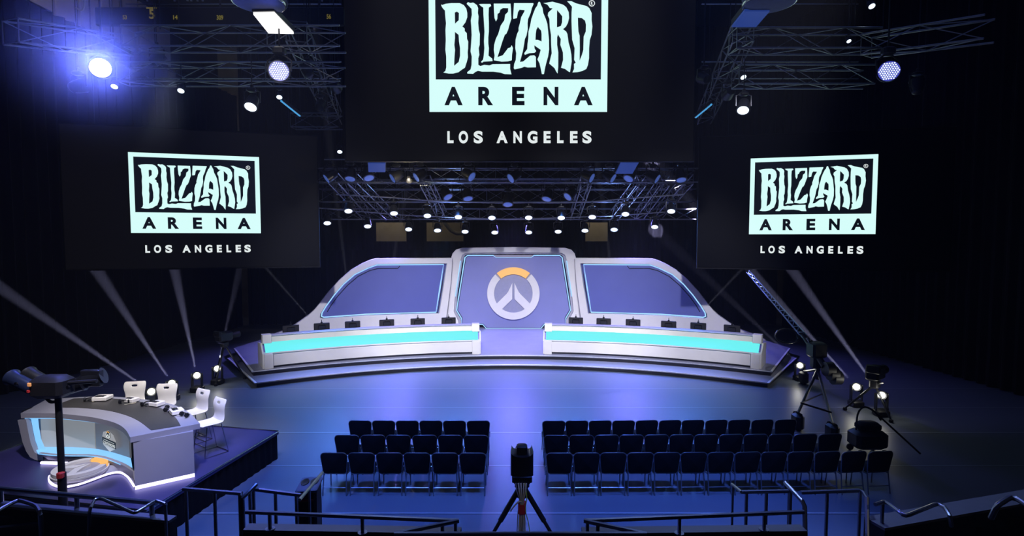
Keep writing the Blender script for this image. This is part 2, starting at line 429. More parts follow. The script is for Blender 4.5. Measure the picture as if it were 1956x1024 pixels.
# ------------------------------------------------------------------ team desks
P1 = atZ(916, 676, 0.32); P2 = atZ(505, 705, 0.32)
def ccen(a, b):   # circle centred on x=0 through both
    yc = (b.x ** 2 + b.y ** 2 - a.x ** 2 - a.y ** 2) / (2 * (b.y - a.y)); return yc, math.hypot(a.x, a.y - yc)
DYC, DR = ccen(P1, P2)
A_IN = math.atan2(P1.y - DYC, P1.x); A_OUT = math.atan2(P2.y - DYC, P2.x)   # angles on the left side (> 90 deg)
def team_desk(side):
    sg = 1 if side == 'left' else -1
    word = 'left' if side == 'left' else 'right'
    t = thing('player_desk', 'long curved white player desk with a turquoise lit band on the stage, %s side' % word, 'desk', 'player desks on the stage')
    def P(a, r, z):
        return Vector((sg * (DR + r) * math.cos(a), DYC + (DR + r) * math.sin(a), z))
    def sweep(sec, a0, a1, n=40):
        secs = [[P(a0 + (a1 - a0) * i / n, r, z) for (r, z) in sec] for i in range(n + 1)]
        return MB().strip(secs)
    pw = 0.30 / DR
    ai, ao = A_IN, A_OUT
    i0, i1 = ai + pw * 0.9, ao - pw * 0.9
    sweep([(0.06, 0.325), (0.14, 0.325), (0.14, 0.42), (0.06, 0.42)], i0, i1).obj('toe_kick', 'set_dark', t, label='dark recessed strip')
    sweep([(0.02, 0.40), (0.12, 0.40), (0.12, 0.885), (0.02, 0.885)], i0, i1).obj('lower_panel', 'set_white', t)
    sweep([(-0.01, 0.885), (0.03, 0.875), (0.40, 1.19), (0.36, 1.23)], i0 - pw * .7, i1 + pw * .7).obj('light_shelf', 'cyan_glow', t, label='glowing turquoise band')
    sweep([(-0.03, 0.86), (0.0, 0.86), (0.0, 0.905), (-0.03, 0.905)], i0 - pw * .7, i1 + pw * .7).obj('shelf_lip', 'set_white', t)
    sweep([(0.36, 1.22), (0.45, 1.22), (0.45, 1.44), (0.36, 1.44)], i0, i1).obj('upper_panel', 'set_cream', t, label='warm white upper panel')
    sweep([(0.31, 1.46), (0.34, 1.44), (0.62, 1.44), (0.62, 1.50), (0.36, 1.50)], ai + pw * .2, ao - pw * .2).obj('top_ledge', 'set_grey', t, label='grey top ledge')
    sweep([(0.5, 1.10), (1.15, 1.10), (1.15, 1.15), (0.5, 1.15)], i0, i1).obj('worktop', 'black', t, label='black worktop behind the ledge')
    sweep([(0.5, 0.33), (0.55, 0.33), (0.55, 1.10), (0.5, 1.10)], i0, i1).obj('modesty_panel', 'set_dark', t)
    # the joint lines of the panels
    for k, (a0, a1) in enumerate(((ai, ai + pw), (ao - pw, ao))):
        sweep([(-0.10, 0.325), (0.30, 0.325), (0.30, 0.88), (-0.02, 0.90), (-0.09, 0.86)], a0, a1, 3).obj('lower_post', 'set_white', t)
        sweep([(0.26, 1.21), (0.62, 1.10), (0.62, 1.52), (0.30, 1.52)], a0, a1, 3).obj('upper_post', 'set_white', t)
        e0, e1 = (a0 - pw * .18, a0) if k == 0 else (a1, a1 + pw * .18)
        sweep([(0.0, 0.325), (1.15, 0.325), (1.15, 1.12), (0.45, 1.20), (0.0, 0.86)], e0, e1, 1).obj('side_panel', 'set_white', t)
    rebase(t, tuple(P((ai + ao) / 2, 0.4, 0.32)))
    return t
desk_l = team_desk('left'); desk_r = team_desk('right')

# monitors on the desks (seen from behind)
def make_monitor():
    t = thing('computer_monitor', '', 'monitor', 'monitors on the player desks')
    MB().bbox((0, 0, 0.42), (0.60, 0.05, 0.34), 0.02).obj('display', 'black', t)
    MB().bbox((0, -0.045, 0.42), (0.30, 0.05, 0.18), 0.03).obj('rear_housing', 'black_metal', t)
    b = MB().bbox((0, 0.02, 0.01), (0.26, 0.22, 0.02), 0.008)
    b.bbox((0, -0.02, 0.22), (0.05, 0.04, 0.42), 0.01); b.obj('stand', 'black_metal', t)
    b = MB().bbox((0, 0, 0.615), (0.08, 0.04, 0.05), 0.01); b.tube([(0, 0, 0.63), (0, 0, 0.72)], 0.012, 6)
    b.obj('webcam', 'black_metal', t)
    return t
mon = make_monitor()
ang = [A_IN + (A_OUT - A_IN) * f for f in (0.115, 0.245, 0.40, 0.565, 0.735, 0.935)]
mpx = {'left': [856, 797, 737, 671, 612, 552], 'right': [1101, 1154, 1211, 1279, 1336, 1401]}
first = True
for side in ('left', 'right'):
    sg = 1 if side == 'left' else -1
    for k, px in enumerate(mpx[side]):
        # find the angle whose point (0.85 m behind the front) projects on that column
        best = min((abs((CX + FPX * (sg * (DR + .8) * math.cos(a)) / (DYC + (DR + .8) * math.sin(a))) - px), a) for a in [A_IN + (A_OUT - A_IN) * j / 400 for j in range(-10, 411)])[1]
        loc = (sg * (DR + .8) * math.cos(best), DYC + (DR + .8) * math.sin(best), 1.15)
        rz = sg * (best - PI / 2) if True else 0
        lab = 'black monitor seen from behind on the %s player desk, %s from the centre aisle' % (side, ORD[k])
        if first: mon.location = loc; mon.rotation_euler = (0, 0, rz); mon['label'] = lab; first = False
        else: dup(mon, loc, rz, lab)

# ------------------------------------------------------------------ backdrop
def mirror(poly): return [(1962 - x, y) for x, y in poly][::-1]
CP = Plane((-1, 28.3), (1, 28.3))
bd = thing('backdrop_centre', 'tall central backdrop with white rounded frame around a lavender-blue emblem panel', 'backdrop', 'stage backdrop sections')
def onp(pl, poly): return [pl.uv(x, y) for x, y in poly]
outer = [(837, 634), (843, 590), (852, 540), (861, 497), (865, 484), (871, 477), (882, 473.5), (981, 472)]
outer = outer + mirror(outer)[1:]
inner = [(876, 634), (876, 612), (867, 594), (870, 560), (879, 500), (883, 487), (890, 483), (981, 482)]
inner = inner + mirror(inner)[1:]
b = MB(); vs, fs = shape2d([onp(CP, outer), onp(CP, inner)], depth=0.5); b.add([v + Vector((0, 0, -0.10)) for v in vs], fs, CP.M)
b.obj('frame', 'set_white', bd)
# thin dark shadow gap and inner bezel
inn2 = [(881, 634), (881, 612), (871, 594), (874, 560), (883, 503), (887, 489), (893, 485.5), (981, 485)]
inn2 = inn2 + mirror(inn2)[1:]
vs, fs = shape2d([onp(CP, inner), onp(CP, inn2)], depth=0.3); MB().add([v + Vector((0, 0, -0.12)) for v in vs], fs, CP.M).obj('bezel', 'set_grey', bd, label='grey inner bezel')
panel = [(930, 629), (923, 620), (905, 612), (880, 610), (872, 594), (890, 490), (895, 487), (981, 487)]
panel = [(929, 628), (922, 620), (881, 620), (881, 608), (872, 593), (888, 492), (893, 488), (942, 488), (948, 492), (981, 492)]
panel = panel + mirror(panel)[1:]
vs, fs = shape2d([onp(CP, panel)], depth=0.1); MB().add([v + Vector((0, 0, -0.12)) for v in vs], fs, CP.M).obj('emblem_panel', 'centre_panel', bd, label='lavender-blue glossy panel')
def rim(pl, poly, w, r=0.02, closed=True):
    pts = [pl.M @ Vector((*pl.uv(x, y), w)) for x, y in poly]
    return MB().tube(pts, r, 6, closed)
rim(CP, panel, -0.045, 0.03).obj('edge_light', 'ice_glow', bd, label='pale blue glowing edge line')
def inpoly(poly, k, c):
    return [(c[0] + (x - c[0]) * k, c[1] + (y - c[1]) * k) for x, y in poly]
rim(CP, inpoly(panel, 0.984, (981, 560)), -0.06, 0.016).obj('seam_line', 'set_dark', bd, label='thin dark line')
b = MB()
for s in (0, 1):
    pl_ = [(878, 498), (881, 498), (871, 566), (867, 566)]
    if s: pl_ = mirror(pl_)
    vs, fs = shape2d([onp(CP, pl_)], depth=0.06); b.add([v + Vector((0, 0, 0.10)) for v in vs], fs, CP.M)
b.obj('side_light', 'ice_glow', bd, label='pale glowing vertical strips')
b = MB()
b.prism(onp(CP, [(942, 487), (1020, 487), (1014, 492), (948, 492)]), -0.06, 0.0, CP.M); b.obj('top_bracket', 'set_grey', bd)
rebase(bd, (0, 28.3, 0.32))
# backdrop emblem: a disc of its own mounted on the panel
def emblem(parent, Mx, R, depth, w0, white='set_white', orange='orange_glow', back='set_grey'):
    ri = 0.735; k = R
    def S(p): return [(x * k, y * k) for x, y in p]
    MB().add(*[x for x in (lambda s: ([v + Vector((0, 0, w0)) for v in s[0]], s[1]))(shape2d([S(arc(0, 0, 0.985, 0, 360, 64)[:-1])], depth=depth * 0.4))], Mx).obj('back_disc', back, parent, label='grey disc behind the ring')
    b = MB()
    ring = arc(0, 0, 1.0, 133, 407, 60) + arc(0, 0, ri, 407, 133, 60)
    arm = [(-0.035, 0.395), (-0.05, -0.20), (-0.43, -0.595), (-0.64, -0.37), (-0.25, 0.0), (-0.22, 0.05)]
    arm = [(-0.04, 0.40), (-0.045, -0.215), (-0.46, -0.62), (-0.70, -0.45), (-0.62, -0.37), (-0.26, -0.01), (-0.20, 0.07)]
    for poly, dd in ((ring, 1.0), (arm, 0.985), ([(-x, y) for x, y in arm][::-1], 0.985)):
        vs, fs = shape2d([S(poly)], depth=depth * dd); b.add([v + Vector((0, 0, w0 + depth * 0.55)) for v in vs], fs, Mx)
    b.obj('ring', white, parent, label='pale ring with two inner arms')
    seg = arc(0, 0, 1.0, 51, 129, 24) + arc(0, 0, ri, 129, 51, 24)
    vs, fs = shape2d([S(seg)], depth=depth); MB().add([v + Vector((0, 0, w0 + depth * 0.55)) for v in vs], fs, Mx).obj('arc_light', orange, parent, label='glowing orange top arc')
eu, ev = CP.uv(980.6, 560.4); er = (CP.uv(1030.5, 560.4)[0] - CP.uv(930.7, 560.4)[0]) / 2
em = thing('emblem_sign', 'round pale emblem sign with glowing orange top arc on the central backdrop', 'sign', 'round emblem signs')
emblem(em, CP.M @ Matrix.Translation((eu, ev, 0)), er, 0.12, 0.0, back=mat('emblem_back', (0.22, 0.23, 0.34), 0.5, var=0.1))
rebase(em, tuple(CP.M @ Vector((eu, ev, 0))))

def wing(side):
    t = thing('backdrop_wing', 'low %s backdrop wing with white curved frame and glowing blue window panel' % side, 'backdrop', 'stage backdrop sections')
    fl = (lambda p: p) if side == 'left' else mirror
    A = atY(560, 600, 25.6); B = atY(862, 600, 28.0)
    pl = Plane((A.x, A.y), (B.x, B.y)) if side == 'left' else Plane((-B.x + 0.07, B.y), (-A.x + 0.07, A.y))
    out = [(848, 634), (860, 540), (863, 492.5), (718, 493.5), (706, 497), (692, 503), (671, 515), (649, 534), (627.5, 557), (609, 581), (600, 592), (589, 602), (565, 619), (546, 630), (520, 640), (500, 652), (500, 660), (700, 650), (845, 642)]
    inn = [(838, 598), (846, 549), (853, 503), (721, 504), (703, 510.5), (677, 523), (655, 542), (636, 564), (620, 586), (612, 599), (611, 606), (616, 608), (659, 605), (700, 602)]
    out, inn = fl(out), fl(inn)
    vs, fs = shape2d([onp(pl, out), onp(pl, inn)], depth=0.42)
    zmin = 0.325
    vs = [Vector((v.x, max(v.y, zmin), v.z - 0.05)) for v in vs]
    MB().add(vs, fs, pl.M).obj('frame', 'set_white', t)
    c = (sum(p[0] for p in inn) / len(inn), sum(p[1] for p in inn) / len(inn))
    vs, fs = shape2d([onp(pl, inpoly(inn, 1.01, c))], depth=0.08)
    MB().add([v + Vector((0, 0, -0.10)) for v in vs], fs, pl.M).obj('window_panel', 'blue_panel', t, label='deep blue translucent panel')
    rim(pl, inpoly(inn, 0.965, c), -0.045, 0.036).obj('edge_light', 'ice_glow', t, label='pale blue glowing outline')
    rim(pl, inpoly(inn, 0.988, c), -0.05, 0.03).obj('gasket', 'set_dark', t, label='dark outline')
    # bracket line at the top
    br = fl([(764, 508), (760, 513), (722, 513), (706, 517), (684, 528), (664, 545), (645, 566), (632, 584), (625, 596)])
    rim(pl, br, -0.04, 0.02, False).obj('bracket_line', 'set_dark', t)
    rebase(t, tuple(pl.M @ Vector((pl.uv(700 if side == 'left' else 1262, 600)[0], 0, 0))))
wing('left'); wing('right')

# ================================================================== SCREENS
LT = {}
LT['B'] = ([(205,75),(215,85),(260,70),(330,62),(430,62),(480,85),(510,125),(522,180),(522,230),(500,290),(462,340),(490,365),(490,395),(515,420),(518,490),(532,520),(530,600),(525,650),(528,710),(515,760),(490,835),(450,860),(410,890),(345,905),(290,905),(225,893),(250,875),(262,830),(262,700),(252,620),(258,500),(255,380),(262,300),(252,200),(250,150),(225,125),(207,95)],
 [(370,175),(395,162),(420,180),(418,265),(395,285),(372,308)], [(370,405),(415,440),(420,520),(432,600),(432,690),(415,765),(358,812),(362,720),(370,620),(362,560),(370,480)])
LT['L'] = ([(515,70),(530,50),(560,60),(595,55),(640,85),(655,120),(652,180),(660,220),(655,300),(662,380),(675,430),(672,560),(660,600),(668,680),(655,720),(655,800),(680,815),(730,800),(790,808),(830,792),(1045,790),(1045,850),(1062,915),(980,912),(930,895),(840,882),(700,882),(650,872),(620,885),(590,908),(520,905),(518,890),(560,855),(572,800),(575,700),(560,640),(568,540),(575,440),(570,330),(565,270),(578,200),(575,130),(550,105)],)
LT['I'] = ([(665,75),(700,72),(805,72),(815,95),(785,115),(782,200),(785,300),(785,400),(778,470),(778,545),(785,600),(780,690),(825,725),(830,755),(720,762),(700,775),(688,765),(715,735),(722,690),(730,600),(725,520),(732,400),(725,280),(720,200),(718,115),(690,98)],)
LT['Z'] = ([(845,68),(1050,68),(1055,130),(1060,250),(1040,310),(1020,380),(1000,425),(980,440),(950,520),(925,600),(890,708),(955,685),(1020,600),(1050,590),(1065,565),(1080,600),(1068,680),(1065,745),(1020,758),(940,762),(890,752),(845,745),(855,690),(845,620),(850,560),(870,490),(900,430),(930,330),(975,265),(985,200),(1020,165),(1022,122),(960,120),(925,140),(915,175),(892,190),(888,250),(872,280),(855,240),(848,150)],)
LT['Z2'] = ([(1093,62),(1328,62),(1330,75),(1310,120),(1295,180),(1265,250),(1258,300),(1260,370),(1245,450),(1225,490),(1215,560),(1200,640),(1165,765),(1205,760),(1290,690),(1340,685),(1360,705),(1362,830),(1260,832),(1220,822),(1190,835),(1100,855),(1090,840),(1095,790),(1115,740),(1120,660),(1108,600),(1112,500),(1130,430),(1150,390),(1148,360),(1165,300),(1180,230),(1220,160),(1222,145),(1160,140),(1140,170),(1128,240),(1085,250),(1082,230)],)
LT['A'] = ([(1385,60),(1395,45),(1410,50),(1420,80),(1440,120),(1450,180),(1480,250),(1500,310),(1510,400),(1520,500),(1522,620),(1510,700),(1490,770),(1475,830),(1460,912),(1435,912),(1420,840),(1405,780),(1380,735),(1400,690),(1420,620),(1340,565),(1345,605),(1365,635),(1345,655),(1280,660),(1225,680),(1218,660),(1255,610),(1258,550),(1268,480),(1270,400),(1290,330),(1305,250),(1330,180),(1355,120),(1375,95)],
 [(1385,345),(1405,370),(1425,390),(1430,430),(1430,520),(1385,500),(1355,500),(1358,430),(1365,380)])
LT['R'] = ([(1450,60),(1480,58),(1560,45),(1620,60),(1690,80),(1730,110),(1760,170),(1765,240),(1750,300),(1725,345),(1690,372),(1730,400),(1745,430),(1760,530),(1780,600),(1795,680),(1800,760),(1780,888),(1760,880),(1720,850),(1670,835),(1695,740),(1692,650),(1660,560),(1665,490),(1630,435),(1620,470),(1620,560),(1635,650),(1635,820),(1628,905),(1610,880),(1590,840),(1525,785),(1540,720),(1555,660),(1548,560),(1545,440),(1530,350),(1525,250),(1505,210),(1510,175),(1565,125),(1530,120),(1500,80)],
 [(1617,145),(1650,180),(1682,220),(1680,290),(1665,335),(1617,350)])
LT['D'] = ([(1740,40),(1790,38),(1850,65),(1980,98),(2010,120),(2040,180),(2040,260),(2050,340),(2040,440),(2020,500),(2012,600),(2012,720),(2000,800),(1980,850),(1930,875),(1870,888),(1810,892),(1830,850),(1828,790),(1850,775),(1830,740),(1835,600),(1805,500),(1800,400),(1795,280),(1795,180),(1800,105),(1770,70)],
 [(1872,235),(1920,240),(1960,270),(1972,320),(1970,400),(1945,460),(1942,620),(1925,680),(1897,750),(1898,600),(1895,450),(1880,400),(1875,320)])
# everything in a logo box: x 0..342, y 0..238 down (pixels of the central screen, origin 818,-24)
def lx(p): return (810 + p[0] / 6.4 - 818, -(p[1] / 6.4 + 24))
WORD = [shape2d([[lx(p) for p in lp] for lp in LT[k]]) for k in ('B', 'L', 'I', 'Z', 'Z2', 'A', 'R', 'D')]
REG = [shape2d([arc(0, 0, 6, 0, 360, 24)[:-1], arc(0, 0, 4.4, 0, 360, 24)[:-1]])]
GL = {c: shape2d(text=c, offset=0.045) for c in 'ARENLOSG'}
ARENA = [('A', 847, 882), ('R', 912, 940.5), ('E', 977, 1001), ('N', 1037.5, 1066), ('A', 1096, 1132)]
LA = [('L', 852, 864), ('O', 874, 892), ('S', 903, 920.5), ('A', 947, 968.5), ('N', 979.5, 996), ('G', 1007, 1026), ('E', 1038, 1051.5), ('L', 1064, 1076.5), ('E', 1089, 1103.5), ('S', 1113, 1130.5)]
def logo(parent, pl, u0, v1, s, w, slx=1.0):
    """u0,v1: upper left corner on the screen plane; s: metres per logo pixel"""
    Mx = pl.M @ Matrix.Translation((u0, v1, w)) @ Matrix.Diagonal((s * slx, s, 1, 1))
    fr = shape2d([[(0, 0), (342, 0), (342, -238), (0, -238)], [(12.5, -12.5), (329.5, -12.5), (329.5, -176.5), (12.5, -176.5)]])
    pic = MB().add(*fr, Mx).obj('logo_frame', 'logo_white', parent, label='pale cyan logo frame and lower band')
    MB().add(*shape2d([[(12, -12), (330, -12), (330, -177), (12, -177)]]), Mx @ Matrix.Translation((0, 0, -0.01))).obj('logo_field', 'logo_black', parent)
    for sh in WORD: MB().add(*sh, Mx @ Matrix.Translation((0, 0, 0.004))).obj('logo_letter', 'logo_white', parent, label='ragged pale cyan display letter')
    b = MB(); Mr = Mx @ Matrix.Translation((311, -34, 0.004))
    b.add(*REG[0], Mr); b.add(*fit(GL['R'], -1.9, 1.9, -2.8, 2.8), Mr)
    b.obj('registered_mark', 'caption_white', parent)
    for c, x0, x1 in ARENA: MB().add(*fit(GL[c], x0 - 818, x1 - 818, -225.5, -190.5), Mx @ Matrix.Translation((0, 0, 0.012))).obj('band_letter', 'logo_black', parent, label='dark capital letter %s on the pale band' % c)
    for c, x0, x1 in LA:
        e = 0.5 if c in 'OSG' else 0
        MB().add(*fit(GL[c], x0 - 818, x1 - 818, -297.4 - e, -274.6 + e), Mx).obj('caption_letter', 'caption_white', parent, label='small white capital letter %s' % c)
def hang(b, p, top=16.98):
    b.tube([p, (p[0], p[1], top)], 0.02, 6)
def screen(pl, u0, u1, v0, v1, label, face, rig=True):
    t = thing('projection_screen', label, 'screen', 'hanging projection screens')
    MB().bbox(((u0 + u1) / 2, (v0 + v1) / 2, -0.08), (u1 - u0, v1 - v0, 0.15), 0.02, pl.M).obj('screen_surface', face, t)
    b = MB()
    for (a, c, d, e) in ((u0 - .04, u0, v0, v1), (u1, u1 + .04, v0, v1), (u0 - .04, u1 + .04, v0 - .05, v0), (u0 - .04, u1 + .04, v1, v1 + .05)):
        b.box(((a + c) / 2, (d + e) / 2, -0.08), (c - a, e - d, 0.20), pl.M)
    b.obj('screen_border', 'fabric', t)
    for f in (0.12, 0.88):
        p = pl.M @ Vector((u0 + (u1 - u0) * f, v1, -0.1)); b = MB(); hang(b, tuple(p)); b.obj('hanging_cable', 'black_metal', t)
    return t
SP = Plane((-1, 19.0), (1, 19.0))
ul, vb = SP.uv(661, 306); ur, _ = SP.uv(1324, 306)
t = screen(SP, ul, ur, vb, vb + (ur - ul) * 9 / 16, 'huge central projection screen with large pale logo, hanging above the stage rig', 'screen_face')
a = SP.uv(820.5, 214); c = SP.uv(1159.5, 214); s = (c[0] - a[0]) / 342
logo(t, SP, a[0], a[1] + 238 * s, s, 0.01)
rebase(t, tuple(SP.M @ Vector(((ul + ur) / 2, vb, 0))))
# left
A = atY(119, 376, 19.3); B = atY(607, 384, 21.7)
LP = Plane((A.x, A.y), (B.x, B.y))
ul = LP.uv(119, 376)[0]; ur = LP.uv(607, 384)[0]; vb = (LP.uv(125, 516)[1] + LP.uv(610, 508)[1]) / 2; vt = (LP.uv(113, 237)[1] + LP.uv(604, 260)[1]) / 2
t = screen(LP, ul, ur, vb, vt, 'left side projection screen with smaller pale logo, above the caster desk', 'screen_face')
bl = LP.uv(250.5, 445); br = LP.uv(498.5, 444.5); tl = LP.uv(243.5, 290.5)
s = (br[0] - bl[0]) / 342; sv = (tl[1] - bl[1]) / 238
logo(t, LP, bl[0], tl[1], sv, 0.01, s / sv)
rebase(t, tuple(LP.M @ Vector(((ul + ur) / 2, vb, 0))))
# right
A = atY(1335, 384, 21.7); B = atY(1822, 376, 19.5)
RP = Plane((A.x, A.y), (B.x, B.y))
ul = RP.uv(1335, 384)[0]; ur = RP.uv(1822, 376)[0]
t = screen(RP, ul, ur, vb - 0.05, vt - 0.05, 'right side projection screen with smaller pale logo, above the camera crane', 'screen_dark')
bl = RP.uv(1430.5, 446); br = RP.uv(1672, 449); tl = RP.uv(1433, 302); tr = RP.uv(1676, 295.5)
s = (br[0] - bl[0]) / 342; sv = ((tl[1] + tr[1]) / 2 - (bl[1] + br[1]) / 2) / 238
logo(t, RP, bl[0], (tl[1] + tr[1]) / 2, sv, 0.01, s / sv)
rebase(t, tuple(RP.M @ Vector(((ul + ur) / 2, vb, 0))))

# ================================================================== AUDIENCE CHAIRS
def make_chair():
    t = thing('audience_chair', '', 'chair')
    # backrest: rounded, slightly tapering and curved panel
    outl = []
    W1, W0, z0, z1 = 0.262, 0.232, 0.44, 0.88
    for (cx_, cz, a0) in ((W1 - 0.09, z1 - 0.09, 0), (-W1 + 0.09, z1 - 0.09, 90), (-W0 + 0.05, z0 + 0.05, 180), (W0 - 0.05, z0 + 0.05, 270)):
        r = 0.09 if cz > 0.6 else 0.05
        outl += [(cx_ + r * math.cos(math.radians(a0 + 90 * i / 5)), cz + r * math.sin(math.radians(a0 + 90 * i / 5))) for i in range(6)]
    def yy(x, z): return -0.215 - (z - 0.45) * 0.16 + 0.35 * x * x
    n = len(outl); c = (0, (z0 + z1) / 2)
    vs = []; 
    for (k, dy) in ((0.0, -0.033), (0.8, -0.03), (0.97, -0.018), (1.0, 0.0), (0.97, 0.022), (0.8, 0.04), (0.0, 0.045)):
        for (x, z) in outl:
            X = x * k; Z = c[1] + (z - c[1]) * k; vs.append((X, yy(X, Z) + dy, Z))
    fs = [(i * n + j, i * n + (j + 1) % n, (i + 1) * n + (j + 1) % n, (i + 1) * n + j) for i in range(6) for j in range(n)]
    MB().add(vs, fs).obj('backrest', 'fabric', t)
    rimp = [(x * 1.005, yy(x, z) + 0.0, c[1] + (z - c[1]) * 1.005) for x, z in outl]
    MB().tube(rimp, 0.0085, 6, True).obj('back_frame', 'rail_metal', t)
    MB().bbox((0, 0.03, 0.445), (0.47, 0.46, 0.075), 0.03).obj('seat', 'fabric', t)
    for sx in (-1, 1):
        MB().tube([(sx * 0.235, -0.20, 0.62), (sx * 0.225, -0.19, 0.42), (sx * 0.235, -0.25, 0.0)], 0.0125, 6).obj('leg', 'rail_metal', t)
        MB().tube([(sx * 0.222, -0.18, 0.40), (sx * 0.222, 0.20, 0.40), (sx * 0.235, 0.24, 0.0)], 0.0125, 6).obj('leg', 'rail_metal', t)
    b = MB()
    b.tube([(-0.23, -0.228, 0.16), (0.23, -0.228, 0.16)], 0.009, 6); b.obj('stretcher', 'rail_metal', t)
    for sx in (-1, 1):
        MB().bbox((sx * 0.263, -0.12, 0.50), (0.020, 0.05, 0.12), 0.008).obj('ganging_bracket', 'chrome', t, label='small shiny linking bracket')
    return t
chair0 = make_chair(); used0 = [False]
def put_chair(x, y, rz, label, group):
    if not used0[0]:
        used0[0] = True; chair0.location = (x, y, 0); chair0.rotation_euler = (0, 0, rz); chair0['label'] = label; chair0['group'] = group
        index(chair0)
    else: dup(chair0, (x, y, 0), rz, label, group)
ROWS = [('nearest', 866, 6, (612, 927), 13, (1045, 1712)), ('middle', 832, 6, (639, 932), 12, (1041, 1612)), ('farthest', 804, 6, (666, 934), 11, (1037, 1524))]
for rname, ytop, nl, (l0, l1), nr, (r0, r1) in ROWS:
    for side, n, p0, p1 in (('left', nl, l0, l1), ('right', nr, r0, r1)):
        X0 = atZ(p0, ytop, 0.88); X1 = atZ(p1, ytop, 0.88)
        w = (X1.x - X0.x - 0.50) / (n - 1)
        for i in range(n):
            x = X0.x + 0.25 + w * i
            k = n - i if side == 'left' else i + 1
            far = k / 13.0
            y = X0.y + 0.28 + (0.02 * (k - 1) * (0.35 if side == 'right' else 0.1))
            rz = random.uniform(-0.02, 0.02) + (0.0 if side == 'left' else 0.008 * k)
            lab = 'black audience chair in the %s row, %s block, %s from the centre aisle' % (rname, side, ORD[k - 1])
            put_chair(x, y, rz, lab, 'audience chairs, %s row of the %s block' % (rname, side))

# ================================================================== CASTER PLATFORM AND DESK
DZ = 0.63
dp = [(-5.40, 12.25), (-10.35, 13.25), (-10.95, 9.55), (-5.98, 8.6)]
cd = thing('caster_platform', 'low black riser platform carrying the caster desk, left foreground', 'platform')
MB().prism(dp, DZ - 0.06, DZ).obj('deck', 'caster_deck', cd)
b = MB()
cxy = (sum(p[0] for p in dp) / 4, sum(p[1] for p in dp) / 4)
sk = inset(dp, 0.04, cxy)
N = 26
for e in range(4):
    a, c_ = Vector((*sk[e], 0)), Vector((*sk[(e + 1) % 4], 0)); d = (c_ - a); nn = Vector((d.y, -d.x, 0)).normalized()
    ps = [a + d * (i / 80) + nn * 0.012 * math.sin(i * 1.3) for i in range(81)]
    b.loft([p + Vector((0, 0, 0.005)) for p in ps], [p + Vector((0, 0, DZ - 0.05)) for p in ps], nn * 0.01)
b.obj('skirt', 'drape', cd)
b = MB(); lp = [Vector((p[0], p[1], DZ + 0.008)) for p in dp]
b.tube(lp, 0.018, 6, True); b.obj('edge_rail', 'chrome', cd, label='pale metal edge')
rebase(cd, (cxy[0], cxy[1], 0))

TZ0, TZ1 = 1.50, 1.60
Fpx = [(40, 799), (75, 798.5), (106, 799), (149, 803), (181, 807.5), (209, 814), (228, 821.5), (241, 832), (249, 846)]
F = [atZ(x, y, TZ0) for x, y in Fpx]
def smooth(P, n):
    """Catmull-Rom resample to n+1 points, even by parameter"""
    P = [Vector(p) for p in P]; Q = [P[0] * 2 - P[1]] + P + [P[-1] * 2 - P[-2]]; L = [0]
    for i in range(len(P) - 1): L.append(L[-1] + (P[i + 1] - P[i]).length)
    out = []
    for k in range(n + 1):
        s = L[-1] * k / n; i = max(j for j in range(len(P)) if L[j] <= s + 1e-9); i = min(i, len(P) - 2)
        t = (s - L[i]) / (L[i + 1] - L[i]); a, b_, c, d = Q[i], Q[i + 1], Q[i + 2], Q[i + 3]
        out.append(0.5 * ((2 * b_) + (c - a) * t + (2 * a - 5 * b_ + 4 * c - d) * t * t + (3 * b_ - a - 3 * c + d) * t ** 3))
    return out
FS = smooth(F, 30)
Bk = smooth([atZ(382, 809, TZ1), atZ(356, 785, TZ1), atZ(310, 768, TZ1), atZ(205, 757.5, TZ1), atZ(91, 762, TZ1)], 24)
desk = thing('caster_desk', 'large curved grey broadcast desk with glowing blue edges on the black platform', 'desk')
topoly = [(p.x, p.y) for p in FS] + [(p.x, p.y) for p in Bk]
MB().prism(topoly, TZ0, TZ1).obj('desk_top', 'set_grey', desk)
Ipx = [(113, 772), (116, 778.5), (140, 779), (170, 780.5), (192, 782.5), (213, 786), (233, 791), (250, 797), (264, 804), (275, 811.5), (283, 818), (289, 822.5)]
I = smooth([atZ(x, y, TZ1) for x, y in Ipx], 24)
J = [atZ(345, 813.5, TZ1), atZ(332, 795, TZ1), atZ(300, 777, TZ1), atZ(255, 766, TZ1), atZ(190, 760.5, TZ1), atZ(140, 762, TZ1)]
J = smooth(J, 16)
MB().prism([(p.x, p.y) for p in I] + [(p.x, p.y) for p in J], TZ1 + 0.001, TZ1 + 0.008).obj('desk_inlay', 'dark_wood', desk, label='dark wood working surface')
q = [atZ(40, 786, TZ1), atZ(63, 777, TZ1), atZ(61, 779.5, TZ1), atZ(44, 786.5, TZ1)]
MB().prism([(p.x, p.y) for p in q], TZ1 + 0.001, TZ1 + 0.006).obj('cable_slot', 'black', desk)
# right end panel
EA, EB = atZ(258, 933, DZ + 0.03), atZ(372, 908, DZ + 0.03)
d = (EB - EA).normalized(); nn = Vector((-d.y, d.x, 0))
MB().prism([(EA.x, EA.y), (EB.x, EB.y), (EB.x + nn.x * .08, EB.y + nn.y * .08), (EA.x + nn.x * .08, EA.y + nn.y * .08)], DZ + 0.07, TZ0).obj('end_panel', 'set_grey', desk, label='flat grey end panel')
MB().prism([(EA.x + d.x * .0, EA.y), (EB.x, EB.y), (EB.x + nn.x * .06, EB.y + nn.y * .06), (EA.x + nn.x * .06, EA.y + nn.y * .06)], DZ + 0.002, DZ + 0.068).obj('base_light', 'white_glow', desk, label='white glowing base strip')
